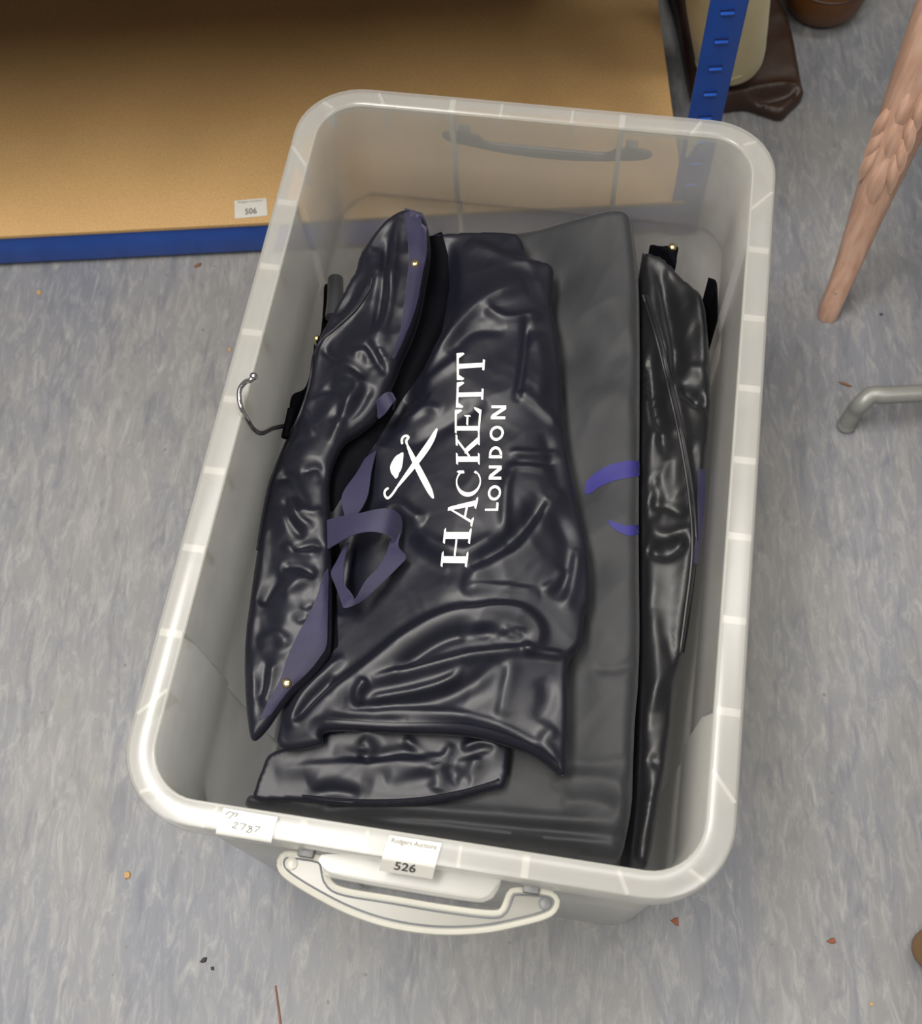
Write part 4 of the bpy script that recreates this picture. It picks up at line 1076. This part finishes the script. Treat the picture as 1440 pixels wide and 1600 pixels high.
# ------------------------------------------------------------------ pink carved chair leg
def pl(px, py, z): return at(px, py, z)
pk = empty('wooden_chair', tuple(at(1292, 496, 0)), 'worn pink painted wooden chair leg with carved leaf, at the right edge', 'chair')
f0 = at(1292, 493, 0)
prof = [(0.0, 1292, 493, .0105), (.004, 1293, 489, .0118), (.03, 1304, 462, .0122), (.06, 1317, 431, .0130), (.10, 1333.5, 388, .0150), (.14, 1349, 345, .0170), (.18, 1366, 301, .0190), (.22, 1384, 255, .0212), (.26, 1404, 205, .0230), (.30, 1423, 153, .0238), (.34, 1443, 98, .024), (.40, 1474, 10, .024), (.44, 1496, -55, .021)]
v = []; f = []; n = 24
LC = []
for z, px, py, r_ in prof:
    c = at(px, py, z); LC.append((c, r_))
    for k in range(n):
        a = 2 * math.pi * k / n + .5
        sq = (abs(math.cos(a)) ** 3.2 + abs(math.sin(a)) ** 3.2) ** (-1 / 3.2)
        v.append(c + np.array([math.cos(a) * r_ * sq, math.sin(a) * r_ * sq, 0]))
for i in range(len(prof) - 1):
    for k in range(n): f.append((i * n + k, i * n + (k + 1) % n, (i + 1) * n + (k + 1) % n, (i + 1) * n + k))
f.append(tuple(range(n))); f.append(tuple(range((len(prof) - 1) * n, len(prof) * n)))
leg = mobj('leg', v, f, M['pink'], pk, angle=50)
sc = np.array([.66, .40, 0]); hd = .30
b = MB(); dg_ = math.sqrt(.5) * hd
b.bbox(sc + sz * .462, np.array([dg_, dg_, 0]) * .7, np.array([-dg_, dg_, 0]) * .7, sz * .02, .012); b.build('unseen_seat', M['pink'], pk)  # out of view, added to shade the floor right of the box
for dx, dy in ((.30, -.28), (.30, .32), (.60, .02)):
    l2 = leg.copy(); l2.location = (dx, dy, 0); COL.objects.link(l2)
# carved leaf: overlapping lobes on the side of the leg that faces the camera
def legc(z):
    zs = [p[0] for p in prof]
    return np.array([np.interp(z, zs, [c[0][k] for c in LC]) for k in range(3)]), np.interp(z, zs, [c[1] for c in LC])
face = np.array([-.40, -.92, 0]); face /= np.linalg.norm(face); side_ = np.array([-face[1], face[0], 0])
def lobe(z, off, ln, wd, lean, th=.006):
    off *= 1.25; wd *= 1.3; lean *= 1.2
    c, r_ = legc(z); V = []; F = []; nu, nv = 7, 6
    for i in range(nu):
        t = i / (nu - 1); ww = wd * math.sin(math.pi * (.12 + .83 * t)) ** .8
        for j in range(nv):
            s_ = j / (nv - 1) * 2 - 1
            zz = z - ln * t; cc, rr_ = legc(zz)
            lat = off + lean * t + s_ * ww
            lat = max(-rr_ * .98, min(rr_ * .98, lat))
            V.append(cc + side_ * lat + face * (rr_ * 1.0 + th * math.cos(s_ * 1.4) * math.sin(math.pi * min(1, .15 + t * .9)) - .0012))
    for i in range(nu - 1):
        for j in range(nv - 1): F.append((i * nv + j, i * nv + j + 1, (i + 1) * nv + j + 1, (i + 1) * nv + j))
    mobj('carved_leaf', V, F, M['pink'], leg)
for z, off, ln, wd, lean in ((.245, 0, .075, .0075, 0), (.255, -.008, .05, .005, -.006), (.255, .008, .05, .005, .006), (.275, -.009, .045, .005, -.006), (.275, .009, .045, .005, .006), (.295, 0, .06, .007, 0), (.30, -.01, .045, .005, -.005), (.30, .01, .045, .005, .005), (.325, 0, .05, .006, 0), (.33, .011, .045, .005, .004)):
    lobe(z, off, ln, wd, lean)
c, r_ = legc(.045)
MB().lathe(c + face * (r_ * .98), [(.0028, 0), (.0024, .0006), (.001, .0009)], 9, face).build('paint_chip', simple('green_paint', (.16, .30, .26), .4), leg)

# ------------------------------------------------------------------ grey metal chair frame
mk = empty('metal_chair', tuple(at(1322, 668, 0)), 'grey metal chair frame with bent tube foot, at the right edge', 'chair')
P = [at(1320, 667, .001), at(1327, 655, .014), at(1337, 640, .030)]
top = at(1352, 622, .048)
P += [top + np.array([-.004, -.006, -.004]), top + np.array([.006, .004, .002]), at(1380, 617.5, .052), at(1420, 615.5, .053), at(1500, 612, .053), at(1700, 604, .053)]
MB().tube(resample(catmull(P, 8), .006), .0098, 16).build('tube_frame', M['metal'], mk)
c = at(1320, 667, .0005)
MB().lathe(c, [(.0085, 0), (.0107, .0008), (.0107, .006), (.0099, .0075)], 18, (.12, .3, 1)).build('foot_cap', M['metal'], mk)

# ------------------------------------------------------------------ turned wooden foot, bottom right
kc = at(1443, 1484, 0)
wk = empty('wooden_stool', tuple(kc), 'round brown wooden stool foot at the lower right edge', 'stool')
MB().lathe(kc + np.array([.003, .0, 0]), [(.008, .0), (.0145, .003), (.0185, .009), (.0198, .016), (.0185, .024), (.0165, .032), (.0155, .06), (.0165, .12), (.018, .2), (.019, .3), (.019, .40)], 28, (.06, .0, 1)).build('leg', M['wood'], wk)
l1 = wk.children[0]
for dx, dy in ((.26, .14), (.26, -.14)):
    l2 = l1.copy(); l2.location = (dx, dy, 0); COL.objects.link(l2)
MB().lathe(kc + np.array([.17, 0, .395]), [(.12, 0), (.165, .004), (.172, .015), (.168, .028), (.12, .034)], 40).build('unseen_seat', M['wood'], wk)  # this top is never in view; added to keep light off the floor

# ------------------------------------------------------------------ litter on the floor
def flake(px, py, pts, mat, label, h=.0022, name='leaf_scrap', cat='litter'):
    c = at(px, py, 0)
    P = [at(px + a, py + b_, 0) for a, b_ in pts]
    cen = np.mean(P, 0); n_ = len(P)
    v = [p + np.array([0, 0, .0003]) for p in P] + [cen + (p - cen) * .8 + np.array([0, 0, h * (.5 + .6 * random.random())]) for p in P]
    f = [tuple(range(n_)), tuple(range(n_, 2 * n_))] + [(i, (i + 1) % n_, (i + 1) % n_ + n_, i + n_) for i in range(n_)]
    o = mobj(name, [q_ - c for q_ in v], f, mat, smooth=False); o.location = c
    tag(o, label, cat)
flake(1056, 1441, [(-9, -3), (-2, -7), (3, -8), (4, 6), (-1, 5)], M['flake_orange'], 'orange scrap on the floor at the near right corner of the box')
flake(1298, 1470, [(-8, 1), (0, -4), (5, -5), (8, 3), (2, 5), (-4, 3)], M['flake_orange'], 'orange brown scrap on the open floor near the stool foot')
flake(199, 1367, [(-5, -4), (2, -6), (6, -2), (4, 6), (-3, 7)], M['flake_tan'], 'yellow crumb on the floor left of the front handle', .004, 'crumb')
flake(318, 1500, [(-6, 3), (0, -4), (6, -4), (4, 3), (-2, 5)], M['flake_dark'], 'larger dark crumb on the floor at the lower left', .003, 'crumb')
flake(332, 1513, [(-3, -2), (2, -3), (3, 3), (-2, 3)], M['flake_dark'], 'tiny dark crumb beside a larger one at the lower left', .002, 'crumb')
flake(309, 415, [(-7, 2), (-2, -2), (6, -4), (5, 1), (-3, 4)], M['flake_brown'], 'brown scrap on the floor just below the blue shelf beam')
flake(62, 457, [(-5, -2), (0, -4), (4, 0), (1, 4), (-4, 3)], M['flake_tan'], 'tan crumb on the floor at the far left below the shelf', .002, 'crumb')
flake(1320, 601, [(-12, -4), (-4, -4), (12, 3), (6, 4), (-6, 0)], M['flake_brown'], 'brown sliver on the floor above the metal tube foot', .002, 'sliver')
flake(359, 547, [(-3, -2), (3, -3), (3, 2), (-2, 3)], M['flake_tan'], 'tan speck on the floor against the left side of the box', .002, 'crumb')
flake(1376, 491, [(-3, -1), (2, -2), (3, 2), (-2, 2)], M['flake_dark'], 'dark speck on the floor right of the pink leg', .0015, 'crumb')
flake(1360, 1569, [(-4, -2), (2, -4), (4, 1), (0, 4)], M['flake_tan'], 'pale tan crumb on the floor at the lower right', .002, 'crumb')
flake(435, 1577, [(-6, -36), (-3, -38), (5, 20), (4, 34), (1, 20)], M['flake_brown'], 'long thin brown sliver on the floor at the bottom edge', .0012, 'sliver')

# repeats share a group
for o in bpy.data.objects:
    if o.parent is None and o.get('category') == 'garment bag': o['group'] = 'garment bags in the storage box'
    if o.parent is None and o.get('category') == 'litter': o['group'] = 'scraps and crumbs on the floor'
